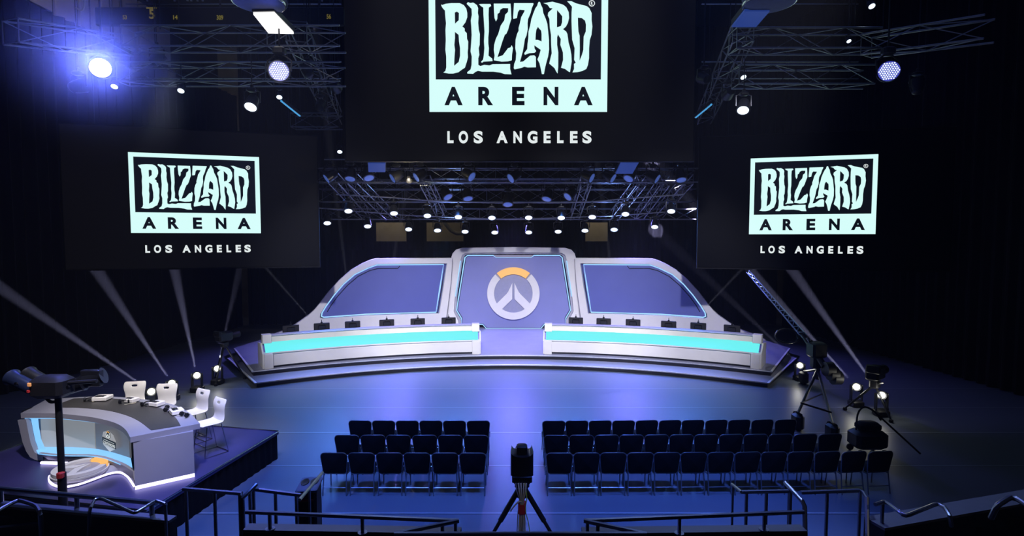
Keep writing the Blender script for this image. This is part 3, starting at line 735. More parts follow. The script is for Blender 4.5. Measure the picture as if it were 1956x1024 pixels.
# body behind, carries the top
SB = smooth([atZ(66, 855.5, 0.80), atZ(86, 855.7, 0.80), atZ(135, 856, 0.80), atZ(181, 859, 0.80), atZ(215, 866, 0.80), atZ(250, 877, 0.80)], 28)
bodyl = [(p.x, p.y) for p in smooth([p + Vector((0.05, 0.42, 0)) for p in FS[2:-6]], 14)]
bb = [Bk[4], Bk[10], Bk[16], Bk[21]]
MB().prism([(p.x, p.y + .08) for p in SB[2:]] + [(EB.x + nn.x * .15 - .03, EB.y - 0.03)] + [(p.x - 0.02, p.y - 0.18) for p in bb], DZ + 0.002, TZ0 - 0.002).obj('body', 'set_dark', desk)
# lower lip band (px at z 0.87) and its foot line
LIPpx = [(73, 866), (100, 869), (135, 870), (170, 870.5), (195, 874), (215, 880.5), (235, 889), (254, 901)]
LIP = smooth([atZ(x, y, 0.86) for x, y in LIPpx], 28)
FOOTpx = [(92, 878), (112, 880), (140, 881), (172, 882), (198, 886), (216, 892), (236, 903), (256, 918)]
FOOT = smooth([atZ(x, y, 0.72) for x, y in FOOTpx], 28)
MB().loft(LIP, FOOT, (0.01, 0.06, 0)).obj('lower_band', 'set_grey', desk)
SCB = SB
MB().loft([p + Vector((0, 0, -0.02)) for p in LIP], SCB, (0, 0, 0.02)).obj('ledge_light', 'desk_glow', desk, label='glowing blue lower ledge')
# left C-shaped upright
YP = F[0].y + 0.0
PLF = Plane((-11, YP + 0.06), (-8, YP - 0.02))
cshape = [(38, 801), (41, 815), (47, 842), (54, 860), (62, 872), (74, 877.5), (96, 879), (96, 868), (78, 866.5), (70, 862), (63, 845), (58, 822), (54, 800)]
vs, fs = shape2d([onp(PLF, cshape)], depth=0.10); MB().add(vs, fs, PLF.M).obj('left_upright', 'set_grey', desk, label='curved grey left upright')
cin = [(54.5, 800), (58.5, 822), (63.5, 845), (70.5, 861.5), (79, 866), (84, 866), (78, 858), (71, 842), (67, 820), (65, 800)]
vs, fs = shape2d([onp(PLF, cin)], depth=0.04); MB().add([v + Vector((0, 0, -0.07)) for v in vs], fs, PLF.M).obj('upright_light', 'desk_glow', desk, label='glowing blue inner edge')
# light line under the top
MB().loft([p + Vector((0.03, 0.05, -0.012)) for p in FS], [p + Vector((0.03, 0.05, -0.032)) for p in FS], (0.0, 0.02, 0)).obj('top_edge_light', 'desk_glow', desk, label='glowing blue line under the desk top')
# screens: on a wall set back from the lip
def between(path, t0, t1, n):
    m = len(path) - 1; o = []
    for i in range(n + 1):
        s = (t0 + (t1 - t0) * i / n) * m; k = min(int(s), m - 1); o.append(path[k].lerp(path[k + 1], s - k))
    return o
def ontop(p): return Vector((p.x, p.y, TZ0 - 0.005))
for (t0, t1, m_, lab) in ((0.07, 0.535, 'video_grey', 'plain pale grey video panel'), (0.545, 0.985, 'video_dark', 'darker grey video panel with badge')):
    lo = between(SB, t0, t1, 16)
    MB().loft(lo, [ontop(p) for p in lo], (0.01, 0.04, 0)).obj('video_panel', m_, desk, label=lab)
lo = between(SB, 0.0, 0.07, 4)
MB().loft(lo, [ontop(p) for p in lo], (0.01, 0.04, 0)).obj('inner_upright', 'set_grey', desk)
# badge on the dark panel: plane through the panel
b0, b1 = between(SB, 0.66, 0.84, 1)
BP = Plane((b0.x, b0.y), (b1.x, b1.y))
BPM = BP.M @ Matrix.Translation((0, 0, 0.045))
bc = BP.uv(212.5, 842)
k = abs(BP.uv(228, 842)[0] - BP.uv(197, 842)[0]) / 31
kv = abs(BP.uv(212, 822)[1] - BP.uv(212, 862)[1]) / 40
def bpt(x, y): return (bc[0] + (x - 212.5) * k, bc[1] - (y - 842) * kv)
shield = [bpt(*p) for p in [(203, 826), (212.5, 821), (222, 828), (226, 838), (226, 852), (214, 861), (202, 850), (200, 838)]]
MB().prism(shield, 0, 0.004, BPM).obj('badge_shield', mat('badge_cream', (0.6, 0.58, 0.55), 0.5, emis=(0.75, 0.72, 0.68), es=0.35), desk)
MB().prism([bpt(*p) for p in [(201, 835.5), (226, 840.5), (226.5, 853), (201.5, 846.5)]], 0.005, 0.009, BPM).obj('badge_band', 'black', desk)
b = MB()
Sh = Matrix(((1, 0, 0, 0), (-0.2 * kv / k, 1, 0, 0), (0, 0, 1, 0), (0, 0, 0, 1)))
tx = fit(shape2d(text='CONTENDERS', offset=0.02), -11.3 * k, 11.3 * k, -2.6 * kv, 2.4 * kv)
cb = bpt(213.8, 846.3); b.add(*tx, BPM @ Matrix.Translation((cb[0], cb[1], 0.011)) @ Sh)
tx = fit(shape2d(text='OVERWATCH', offset=0.01), -10 * k, 10 * k, -0.9 * kv, 0.9 * kv)
cb = bpt(213.6, 841.2); b.add(*tx, BPM @ Matrix.Translation((cb[0], cb[1], 0.011)) @ Sh)
b.obj('badge_lettering', 'caption_white', desk)
ce = bpt(212.3, 829.5)
Me = BPM @ Matrix.Translation((ce[0], ce[1], 0.006))
R_ = 6.6 * kv
b = MB()
b.add(*shape2d([[(x * R_, y * R_) for x, y in arc(0, 0, 1.12, 0, 360, 32)[:-1]]], depth=0.003), Me); b.obj('badge_disc', 'black', desk)
b = MB()
b.add(*shape2d([[(x * R_, y * R_) for x, y in arc(0, 0, 1, 133, 407, 30) + arc(0, 0, .74, 407, 133, 30)]]), Me @ Matrix.Translation((0, 0, 0.004)))
for s_ in (1, -1):
    arm = [(-0.04, 0.40), (-0.045, -0.215), (-0.46, -0.62), (-0.70, -0.45), (-0.26, -0.01)]
    arm = [(x * s_ * R_, y * R_) for x, y in arm]
    b.add(*shape2d([arm]), Me @ Matrix.Translation((0, 0, 0.005)))
b.obj('badge_emblem', 'caption_white', desk)
b = MB(); b.add(*shape2d([[(x * R_, y * R_) for x, y in arc(0, 0, 1, 51, 129, 12) + arc(0, 0, .74, 129, 51, 12)]]), Me @ Matrix.Translation((0, 0, 0.004)))
b.obj('badge_arc', 'orange_glow', desk, label='orange arc of the badge')
# tongue-shaped base with white strip
Tpx = [(110, 893), (98, 905), (95, 916), (102, 925), (121, 930), (149, 925.5), (175, 917), (203, 906.5), (222, 902), (234, 903), (244, 909.5), (250, 917), (257, 928)]
T = smooth([atZ(x, y, 0.665) for x, y in Tpx], 44)
upx = [(118, 880), (118, 885), (114, 892), (116, 901), (126, 908), (143, 907), (165, 901), (188, 893), (205, 889), (221, 890), (236, 897), (246, 905), (256, 917)]
U_ = smooth([atZ(x, y, 0.76) for x, y in upx], 44)
MB().loft(T, U_, (0, 0.01, -0.03)).obj('base_apron', 'set_grey', desk, label='sloping grey apron of the base')
mid = [Vector((p.x, p.y, DZ)) for p in T]
MB().prism([(p.x, p.y) for p in T] + [(-7.0, 10.2), (-7.5, 10.9), (-8.6, 11.0)], DZ + 0.002, 0.655).obj('base_plinth', 'set_dark', desk)
MB().tube([p + Vector((0, -0.012, 0.0)) for p in T[6:]], 0.020, 6).obj('base_edge_light', 'white_glow', desk, label='white glowing strip following the curved base')
l0, l1 = atZ(79, 884, 0.66), atZ(128, 885, 0.66)
MB().tube([l0, l1], 0.03, 6).obj('left_base_light', 'white_glow', desk, label='white glowing strip at the left foot')
MB().prism([(l0.x, l0.y + .04), (l1.x, l1.y + .04), (l1.x, l1.y + 0.5), (l0.x, l0.y + .5)], DZ + .002, 0.77).obj('left_foot', 'set_dark', desk)
rebase(desk, (-8.2, 10.9, DZ))
# emblem disc lying on the base
dc = atZ(153, 891.5, 0.84)
et = thing('emblem_sign', 'round pale emblem disc with orange arc lying flat in front of the caster desk', 'sign', 'round emblem signs')
Md = Matrix.Translation((dc.x, dc.y, 0.70)) @ Matrix.Rotation(math.radians(-32), 4, 'Z')
emblem(et, Md @ Matrix.Translation((0, 0, 0.085)), 0.42, 0.06, 0.0, orange='orange_glow')
MB().lathe([(0.40, 0.0), (0.43, 0.02), (0.44, 0.05), (0.44, 0.08)], 48, Md).obj('disc_base', 'set_white', et)
rebase(et, (dc.x, dc.y, 0.66))
# ------------------------------------------------------------------ white caster stools
def make_stool():
    t = thing('caster_chair', '', 'chair', 'white tall chairs behind the caster desk')
    # shell: seat and back in one bent sheet; chair faces -y, back at +y
    prof = [(-0.24, 0.625), (-0.22, 0.645), (-0.06, 0.635), (0.11, 0.63), (0.17, 0.65), (0.195, 0.72), (0.205, 0.81), (0.185, 0.91), (0.20, 1.00), (0.215, 1.035), (0.25, 1.11)]
    wid = [0.21, 0.225, 0.235, 0.235, 0.225, 0.205, 0.20, 0.225, 0.238, 0.238, 0.225]
    n = 8; secs = []
    for (y, z), w in zip(prof, wid):
        secs.append([(w * (2 * i / n - 1), y - 0.02 * (1 - (2 * i / n - 1) ** 2) * (1 if z > 0.70 else 0), z + 0.02 * (2 * i / n - 1) ** 2 * (1 if z < 0.70 else 0)) for i in range(n + 1)])
    vs = [p for c in secs for p in c]; m = n + 1; fs = []
    for i in range(len(secs) - 1):
        for k_ in range(n):
            if i == 8 and k_ in (3, 4): continue      # hand slot
            fs.append((i * m + k_, i * m + k_ + 1, (i + 1) * m + k_ + 1, (i + 1) * m + k_))
    o = MB().add(vs, fs).obj('shell', 'white_plastic', t)
    sm = o.modifiers.new('thick', 'SOLIDIFY'); sm.thickness = 0.018; sm.offset = 0
    sb = o.modifiers.new('round', 'SUBSURF'); sb.levels = 1; sb.render_levels = 1
    for sx in (-1, 1):
        MB().tube([(sx * 0.20, -0.16, 0.62), (sx * 0.24, -0.24, 0.01), (sx * 0.24, 0.24, 0.01), (sx * 0.20, 0.13, 0.62)], 0.011, 6).obj('leg', 'chrome', t)
    for z in (0.22, 0.34, 0.46):
        k_ = 0.24 - (z) * 0.058; MB().tube([(-k_ , -0.24 + z * .12, z), (k_, -0.24 + z * .12, z)], 0.009, 6).obj('footrest', 'chrome', t)
    MB().tube([(-0.24, 0.24, 0.01), (0.24, 0.24, 0.01)], 0.011, 6).obj('rear_rail', 'chrome', t)
    return t
stool = make_stool()
ST = [(-8.82, 12.30, 0.22, 'white tall caster chair with hand slot, leftmost behind the caster desk'),
      (-7.97, 12.10, 0.08, 'white tall caster chair with hand slot, second from left behind the desk'),
      (-7.0, 11.68, -0.48, 'white tall caster chair turned sideways, third from left at the desk'),
      (-6.28, 11.02, -0.60, 'white tall caster chair turned sideways at the right end of the desk')]
for i, (x, y, rz, lab) in enumerate(ST):
    if i == 0: stool.location = (x, y, DZ); stool.rotation_euler = (0, 0, rz); stool['label'] = lab; index(stool)
    else: dup(stool, (x, y, DZ), rz, lab)

# ------------------------------------------------------------------ gear on the caster desk
def gear(px, py, kind, lab, rz=0.0, s=1.0):
    p = atZ(px, py, TZ1 + 0.01)
    t = thing('talkback_box' if kind == 'box' else 'headset', lab, 'talkback box' if kind == 'box' else 'headset', 'gear on the caster desk')
    if kind == 'box':
        b = MB(); b.bbox((0, 0, 0.05), (0.26 * s, 0.22 * s, 0.08), 0.01); b.obj('casing', 'white_plastic', t)
        MB().bbox((-0.02, -0.03, 0.093), (0.16 * s, 0.10 * s, 0.012), 0.004).obj('control_panel', 'black', t)
        b = MB()
        for i in range(5): b.cyl((-0.08 + 0.035 * i, -0.03, 0.098), (-0.08 + 0.035 * i, -0.03, 0.108), 0.008, n=8)
        b.obj('button', 'chrome', t)
        pts = [(-0.13, 0, 0.04), (-0.2, 0.03, 0.015), (-0.27, -0.02, 0.012), (-0.24, -0.09, 0.012), (-0.15, -0.11, 0.012)]
        MB().tube(smooth(pts, 16), 0.008, 5).obj('cable', 'black', t)
    else:
        b = MB(); b.tube([(0.09 * math.cos(a * PI / 10), 0.02 * math.sin(a * .6), 0.02 + 0.0 + 0.10 * math.sin(a * PI / 10) * .35 + 0.02) for a in range(11)], 0.012, 6); b.obj('headband', 'black', t)
        for sx in (-1, 1): MB().lathe([(0.03, -0.02), (0.045, -0.01), (0.045, 0.015), (0.03, 0.022)], 14, Matrix.Translation((sx * 0.09, 0, 0.045)) @ Matrix.Rotation(PI / 2, 4, 'Y')).obj('ear_cup', 'black_metal', t)
        MB().tube([(-0.09, 0, 0.03), (-0.05, -0.08, 0.02), (0, -0.1, 0.02)], 0.006, 5).obj('microphone_boom', 'chrome', t)
        pts = [(0.09, 0, 0.02), (0.16, 0.05, 0.01), (0.22, -0.02, 0.01), (0.16, -0.08, 0.01), (0.05, -0.12, 0.01)]
        MB().tube(smooth(pts, 16), 0.006, 5).obj('cable', 'cable_cream', t)
    t.location = p + Vector((0, 0, 0)); t.rotation_euler = (0, 0, rz)
gear(196, 764, 'box', 'pale talkback box on the caster desk, leftmost of the gear', 0.1, 1.15)
gear(172, 766, 'headset', 'black headset beside the leftmost talkback box on the desk', 0.5)
gear(252, 768, 'box', 'small talkback box in front of the leftmost caster chair', -0.2, 0.85)
gear(238, 770.5, 'headset', 'black headset lying in front of the leftmost caster chair', 0.2)
gear(280, 774, 'headset', 'black headset lying in front of the second caster chair', 1.1)
gear(300, 775, 'box', 'pale talkback box in front of the second caster chair', -0.3, 0.9)
gear(318, 784, 'headset', 'black headset on the desk between second and third caster chairs', 2.0)
gear(338, 790, 'box', 'pale talkback box near the right end of the caster desk', -0.8, 1.0)
gear(352, 796, 'headset', 'black headset at the right end of the caster desk', 2.6)

# ================================================================== FRONT RAILINGS AND STAND
RZ = 2.05
def railing(name_lab, pts, posts, pz=1.0, r=0.024, extra=None, flanges=False):
    """pts: 3-D polyline of the top rail; posts: points on it with a leg going down to pz"""
    t = thing('railing', name_lab, 'railing', 'railings along the front of the stand')
    MB().tube(pts, r, 8).obj('handrail', 'rail_metal', t)
    for p in posts:
        b = MB(); b.tube([p, (p[0], p[1], pz)], r * 0.85, 8)
        if flanges: b.cyl((p[0], p[1], pz), (p[0], p[1], pz + 0.015), r * 2.2, n=12)
        b.obj('post', 'rail_metal', t)
    if extra:
        for e in extra: MB().tube(e, r * 0.7, 8).obj('lower_rail', 'rail_metal', t)
    rebase(t, (pts[0][0], pts[0][1], pz)); return t
Z = lambda x, y: tuple(atZ(x, y, RZ))
PT = 1.86
# raised stand deck and parapets (structure)
MB().box((0, 0.6, 0.5), (34, 8.6, 1.0)).obj('stand_deck', 'black', kind='structure')
def par(p, q, z1, w, nm, m_='parapet_top'):
    A, B = Vector(p), Vector(q); d = (B - A).normalized(); n_ = Vector((-d.y, d.x, 0)) * w / 2
    poly = [(A.x + n_.x, A.y + n_.y), (B.x + n_.x, B.y + n_.y), (B.x - n_.x, B.y - n_.y), (A.x - n_.x, A.y - n_.y)]
    MB().prism(poly, 0.0, z1 - 0.03).obj(nm, 'black', kind='structure')
    MB().prism(poly, z1 - 0.03, z1).obj(nm, m_, kind='structure')
for (l0, l1, nm) in (((470, 1006), (880, 1013), 'trim_1'), ((1112, 1013), (1535, 1008), 'trim_2')):
    par((*atZ(*l0, PT).xy, 0), (*atZ(*l1, PT).xy, 0), PT, 0.14, nm)
def seg(a, b_, n): return [tuple(Vector(a).lerp(Vector(b_), i / n)) for i in range(n + 1)]
a, c_ = Z(470, 978), Z(876, 995)
railing('low black railing on the front parapet, left of the centre camera', [a, c_], [Z(515, 980), Z(692, 987), Z(870, 994.7)], PT, flanges=True)
e = Z(753, 1020)
railing('short slanting black railing running toward the viewer, left of the centre camera', [c_, e], [Z(845, 1000.5), tuple(Vector(c_).lerp(Vector(e), .93))], 1.0)
a, c_ = Z(1535, 978), Z(1116, 995)
railing('low black railing on the front parapet, right of the centre camera', [a, c_], [Z(1460, 981), Z(1298, 988), Z(1122, 994.7)], PT, flanges=True)
f_ = Z(1235, 1020)
railing('short slanting black railing running toward the viewer, right of the centre camera', [c_, f_], [Z(1142, 1000.5), tuple(Vector(c_).lerp(Vector(f_), .93))], 1.0)
railing('long horizontal railing across the bottom centre in front of the camera tripod', [e, f_], [tuple(Vector(e).lerp(Vector(f_), .04)), tuple(Vector(e).lerp(Vector(f_), .96))], 1.0)
railing('black gate railing beside the caster platform, left of the tall stair post', [Z(350, 934), Z(462, 943)], [Z(355, 934.5), Z(410, 939), Z(458, 942.5)], 0.3)
railing('short tilted handrail at the top of the left stair, beside the gate railing', [tuple(atZ(462, 952, 2.0)), tuple(atZ(475, 940, 2.05)), tuple(atZ(490, 925, 2.1))], [tuple(atZ(464, 950, 2.0)), tuple(atZ(477, 938, 2.05))], 1.0)
railing('black railing over the blue floor between left stair and black bag', [Z(480, 934), Z(575, 946)], [Z(484, 934.5), Z(526, 940), Z(566, 945)], 1.2)
g0, g1 = tuple(atZ(572, 955, 2.05)), tuple(atZ(616, 903, 2.05))
railing('pale handrail running away toward the nearest left audience chair', [g0, g1], [tuple(Vector(g0).lerp(Vector(g1), .4))], 1.2, 0.02)
railing('black railing over the blue floor between chairs and right stair', [Z(1416, 940), Z(1515, 938)], [Z(1426, 940), Z(1464, 939), Z(1508, 938)], 1.2)
railing('short tilted handrail at the top of the right stair, left of the gate', [tuple(atZ(1398, 925, 2.05)), Z(1416, 940)], [tuple(atZ(1400, 927, 2.05))], 1.2, 0.018)
railing('bent handrail at the right stair, dropping from the rail beside the gate', [tuple(atZ(1500, 922, 2.1)), tuple(atZ(1533, 958, 2.05)), tuple(atZ(1537, 968, 2.0)), tuple(atZ(1538, 1030, 1.7))], [tuple(atZ(1510, 934, 2.08))], 1.0, 0.026)
gp = [Z(1530, 941), Z(1640, 937), Z(1650, 941), Z(1656, 951), tuple(atZ(1657, 1028, 1.7))]
railing('black gate railing with rounded corner, right of the right stair', gp, [Z(1580, 940), Z(1643, 938)], 1.0)
# side parapets with zigzag handrails in front of the corner seats
par((*atZ(0, 961, PT).xy, 0), (*atZ(330, 990, PT).xy, 0), PT, 0.12, 'trim_3', 'parapet_top')
par((*atZ(1670, 998, PT).xy, 0), (*atZ(1990, 942, PT).xy, 0), PT, 0.26, 'trim_4', 'parapet_top')
w0, w1 = atZ(-30, 931, 2.0), atZ(300, 961, 2.0)
railing('long dark top rail across the lower left in front of the caster platform', [tuple(w0), tuple(w1)], [tuple(w0.lerp(w1, f)) for f in (0.1, 0.55, 0.97)], 1.0, 0.03)
def zig(lab, pts, z, r=0.03, pi=(), pz=1.0):
    Q = [atZ(x, y, zz) for x, y, zz in [(p[0], p[1], p[2] if len(p) > 2 else z) for p in pts]]; P = [Q[0]]
    for i in range(1, len(Q) - 1):
        for (a_, b_) in ((i - 1, .22), (i + 1, .22)): P.append(Q[i].lerp(Q[a_], b_))
        P.insert(-1, Q[i].lerp((Q[i - 1] + Q[i + 1]) / 2, .11))
    P.append(Q[-1])
    t = thing('handrail', lab, 'handrail', 'bent handrails at the corner seats')
    MB().tube(P, r, 8).obj('bent_tube', 'rail_metal', t)
    for k_ in pi: MB().tube([P[k_], (P[k_].x, P[k_].y, pz)], r * .9, 8).obj('post', 'rail_metal', t)
    rebase(t, (P[0].x, P[0].y, pz))
zig('curved dark handrail in the bottom left corner, ending in a hooped post', [(-8, 978), (20, 962), (36, 955.5), (55, 961), (70, 967), (77, 980), (79, 1030, 1.6)], 2.1, 0.022)
zig('zigzag handrail with a hooped end, right of the hooped post in the left corner', [(169, 1030, 1.5), (171, 975), (180, 955), (192, 951.5), (225, 966), (257, 981), (275, 970), (297, 956), (316, 963)], 2.1, 0.018, (-1,))
zig('zigzag handrail along the right parapet, beside the gate', [(1672, 964), (1690, 958), (1710, 972), (1729, 986.5), (1760, 974), (1790, 962), (1805, 970), (1814, 985), (1817, 1005, 1.95)], 2.1, 0.022, (1,))
zig('thick curved dark handrail in the bottom right corner', [(1893, 990, 1.9), (1905, 965), (1930, 950), (1942, 953), (1970, 970)], 2.1, 0.03)
# corner seats: rounded dark backs seen from behind
def seat(px, py, z, w, lab, rz=0.0):
    p = atZ(px, py, z)
    t = thing('stand_seat', lab, 'seat', 'dark seats in the corners of the stand')
    secs = []
    o = arc(w / 2 - .08, -.08, .08, 0, 90, 4) + arc(-w / 2 + .08, -.08, .08, 90, 180, 4) + [(-w / 2, -0.6), (w / 2, -.6)]
    sec = lambda y, k_: [(x * k_, y, (zz + .3) * k_ - .3) for x, zz in o]
    MB().strip([sec(-.045, .9), sec(-.03, 1), sec(.03, 1), sec(.05, .9)]).obj('backrest', 'black_metal', t)
    MB().bbox((0, 0.25, -0.52), (w, 0.45, 0.09), 0.03).obj('cushion', 'fabric', t)
    h = z - 1.0
    MB().bbox((0, 0.1, -0.55 - (h - .55) / 2), (0.1, 0.3, max(0.1, h - .55)), 0.02).obj('pedestal', 'black_metal', t)
    t.location = p; t.rotation_euler = (0, 0, rz)
seat(30, 983, 1.75, .52, 'dark stand seat in the lower left corner, behind the front left one', 0.25)
seat(30, 1003, 1.70, .55, 'dark stand seat at the very lower left corner of the view', 0.25)
seat(103, 988, 1.70, .50, 'dark stand seat between the two curved handrails at lower left', 0.22)
seat(170, 1000, 1.62, .50, 'dark stand seat just right of the hooped post at lower left', 0.2)
seat(1830, 996, 1.70, .50, 'dark stand seat with shiny corner, below the right parapet', -0.22)
seat(1915, 985, 1.72, .50, 'dark stand seat below the thick curved handrail at lower right', -0.25)
seat(1880, 1015, 1.55, .55, 'dark stand seat nearest the lower right corner', -0.2)

# bag / litter box beside the stair
p = atZ(592, 1003, 0.9); p = atY(592, 975, 6.9)
bt = thing('equipment_box', 'black and blue rectangular equipment bin with two round lids beside the left stair', 'equipment box')
MB().bbox((0, 0, 0.6), (0.24, 0.36, 1.2), 0.03).obj('body', 'black', bt)
MB().bbox((0, 0, 1.22), (0.27, 0.40, 0.05), 0.015).obj('lid', 'bag_blue', bt)
for s_ in (-1, 1): MB().lathe([(0.05, 0), (0.052, 0.008), (0.04, 0.012)], 20, Matrix.Translation((s_ * 0.06, 0.03, 1.246)) @ Matrix.Diagonal((1, 1.9, 1, 1))).obj('round_lid', 'black_metal', bt)
MB().bbox((0, -0.185, 1.10), (0.17, 0.01, 0.03), 0.003).obj('label_strip', 'red', bt)
bt.location = (p.x, p.y, 1.0 - 0.35); bt.rotation_euler = (0, 0, 0.15)
MB().box((p.x, p.y - .1, 0.32), (0.8, 0.8, 0.64)).obj('stair_landing', 'black', kind='structure')

# ================================================================== CAMERAS, CRANE, STANDS
def legs3(b_top, feet, parent, r=0.022, m_='black_metal', mids=None):
    for f in feet: MB().tube([b_top, f], [r, r * .8], 8).obj('leg', m_, parent)
# centre camera on tripod, seen from behind
Yc = 8.0
ct = thing('broadcast_camera', 'large black broadcast camera seen from behind on a tripod in the centre aisle', 'camera')
cc = atY(997, 878, Yc); top = cc.z
def CB(dx, dy, dz): return (cc.x + dx, Yc + dy, cc.z + dz)
# viewfinder hood: rounded shell with a scooped top
secs = []
for k in range(13):
    a = PI * k / 12; x = -0.17 * math.cos(a)
    zt_ = 0.165 - 0.075 * math.sin(a) ** 0.8
    y = -0.10 - 0.05 * math.sin(a)
    secs.append([CB(x, y, -0.20), CB(x, y, zt_), CB(x * .9, 0.16, zt_), CB(x * .9, 0.16, -0.20)])
MB().strip(secs).obj('viewfinder_hood', 'black_metal', ct)
MB().bbox(CB(0, 0.02, 0.15), (0.16, 0.16, 0.15), 0.02).obj('viewfinder', 'black', ct)
MB().bbox(CB(0, 0.09, -0.06), (0.28, 0.42, 0.28), 0.03).obj('body', 'black_metal', ct)
MB().tube([CB(0, 0.28, -0.08), CB(0, 0.6, -0.08)], [0.09, 0.10], 20).obj('lens', 'black', ct)
b = MB(); b.bbox(CB(0, 0, -0.25), (0.30, 0.30, 0.10), 0.01); b.bbox(CB(0, 0, -0.36), (0.22, 0.22, 0.12), 0.03); b.obj('pan_head', 'black_metal', ct)
MB().bbox(CB(0, -0.12, -0.27), (0.24, 0.02, 0.10), 0.004).obj('connector_panel', 'black', ct)
b = MB()
for i in range(6): b.cyl(CB(-0.09 + .036 * i, -0.128, -0.245), CB(-0.09 + .036 * i, -0.15, -0.245), 0.010, n=8)
for i in range(4): b.cyl(CB(-0.07 + .045 * i, -0.128, -0.29), CB(-0.07 + .045 * i, -0.16, -0.30), 0.012, n=8)
b.obj('connector', 'chrome', ct)
apex = CB(0, 0.02, -0.42)
MB().bbox(CB(0, 0.02, -0.50), (0.18, 0.18, 0.22), 0.04).obj('tripod_bowl', 'black_metal', ct)
for (px, dy) in ((945, -0.15), (1050, -0.15)):
    f = atY(px, 1020, Yc + dy * 0.7); d = Vector(f) - Vector(CB(0, 0, -0.48)); k = (0.02 - (cc.z - 0.48)) / d.z
    ft = Vector(CB(0, 0, -0.48)) + d * k; k2 = 0.3
    m_ = Vector(CB(0.06 if px > 978 else -0.06, 0, -0.48))
    MB().tube([m_, m_.lerp(ft, 0.35)], 0.04, 8).obj('leg', 'black', ct)
    MB().tube([m_.lerp(ft, 0.33), ft], [0.028, 0.022], 8).obj('leg_extension', 'black', ct)
MB().tube([CB(0, 0.06, -0.48), (cc.x, Yc + 0.85, 0.02)], 0.035, 8).obj('leg', 'black', ct)
MB().tube([CB(0.0, 0.0, -0.55), (cc.x, Yc, 0.35)], 0.035, 10).obj('centre_column', 'black', ct)
for i, (x0, x1, c_) in enumerate(((-0.045, -0.055, 'cable_cream'), (-0.015, -0.02, 'cable_cream'), (0.02, 0.015, 'cable_cream'), (0.05, 0.05, 'cable_cream'), (-0.08, -0.08, 'set_grey'))):
    pts = smooth([CB(x0 * 1.2, -0.16, -0.29), CB(x0, -0.19, -0.40), CB(x0 * .4, -0.13, -0.60), CB(x0 * .8, -0.10, -0.80), CB(x1, -0.10, -1.3), (cc.x + x1 * 1.1, Yc - 0.12, 0.02)], 24)
    MB().tube(pts, 0.011 if i < 4 else 0.007, 6).obj('cable', c_, ct, label='hanging cream cable' if i < 4 else 'thin grey cable')
MB().tube(smooth([CB(0.03, -0.1, -0.62), CB(-0.05, -0.17, -0.57), CB(-0.13, -0.12, -0.68), CB(-0.17, -0.08, -0.76)], 14), 0.011, 6).obj('cable', 'cable_cream', ct, label='looped cream cable')
MB().tube(smooth([CB(0.04, -0.14, -0.3), CB(0.07, -0.17, -0.5), CB(0.05, -0.13, -0.72), CB(0.10, -0.10, -0.95), CB(0.14, -.1, -1.3), CB(0.13, -.1, -1.7)], 20), 0.006, 6).obj('cable', 'hi_vis', ct, label='thin yellow-green cable')
b = MB(); b.bbox(CB(0, -0.09, -0.70), (0.12, 0.08, 0.22), 0.02); b.obj('cable_bundle', 'red', ct, label='dark red cable tie bundle')
rebase(ct, (cc.x, Yc, 0))

# camera crane right of the stage
Yk = 18.2
kt = thing('camera_crane', 'black camera crane on a tripod with a long lattice boom pointing up left', 'camera crane')
base = atY(1562, 690, Yk - 1.2)
def K(px, py, dy=0.0): return atY(px, py, Yk - 1.2 + dy)
hub = K(1560, 668)
tip = K(1430, 520, 4.5); start = K(1534, 640, 0.6)
def lattice(A, B, w, n, r, parent, m_):
    A, B = Vector(A), Vector(B); d = (B - A).normalized(); u = d.orthogonal().normalized(); v = d.cross(u)
    cs = [(u * a + v * c_) * w / 2 for a, c_ in ((1, 1), (-1, 1), (-1, -1), (1, -1))]
    for c_ in cs: MB().tube([A + c_, B + c_ * .7], r, 5).obj('chord', m_, parent)
    b = MB()
    for i in range(n):
        p, q = A.lerp(B, i / n), A.lerp(B, (i + 1) / n); k = 1 - .3 * i / n
        for j in range(4):
            c0, c1_ = cs[j] * k, cs[(j + 1) % 4] * k
            b.tube([p + (c0 if i % 2 else c1_), q + (c1_ if i % 2 else c0)], r * .6, 4)
    b.obj('lacing', m_, parent)
lattice(start, tip, 0.16, 26, 0.018, kt, mat('boom_blue', (0.25, 0.35, 0.55), 0.3, 0.7, var=0.2))
MB().tube([start, K(1575, 700, -0.4)], [0.07, 0.10], 10).obj('rear_boom', 'black_metal', kt)
b = MB(); b.bbox(tuple(hub), (0.45, 0.5, 0.5), 0.06); b.bbox(tuple(hub + Vector((0, 0, -.4))), (0.3, .3, .4), 0.05); b.obj('pivot_head', 'black', kt)
for i in range(3):
    p = K(1583 + 7 * i, 705 + 8 * i, -0.5); MB().cyl(p + Vector((-.12, 0, 0)), p + Vector((.12, 0, 0)), 0.22, n=20).obj('counterweight', 'black', kt)
for (px, py) in ((1541, 645), (1549, 650)):
    MB().tube([K(px, py, .1), K(px + 9, py + 14, .1)], 0.035, 6).obj('control_bar', 'chrome', kt, label='shiny metal bar')
p = K(1503, 642, .4)
MB().tube([p + Vector((.35 * math.cos(a * PI / 8), .1 * math.sin(a * .3), .22 * math.sin(a * PI / 8))) for a in range(16)], 0.03, 6, True).obj('steering_ring', 'black_metal', kt)
top = K(1562, 706)
for (px, py, dy) in ((1524, 792, -0.3), (1590, 812, -0.9), (1588, 760, 1.2)):
    f = atZ(px, py, 0.42) if dy < 1 else Vector((K(1588, 700).x, Yk + .4, 0.3))
    f = Vector((f.x, f.y, 0.45))
    MB().tube([top, f], [0.045, 0.035], 8).obj('leg', 'black_metal', kt)
    MB().bbox((f.x, f.y, 0.24), (0.22, 0.42, 0.46), 0.08).obj('wheel_truck', 'black', kt)
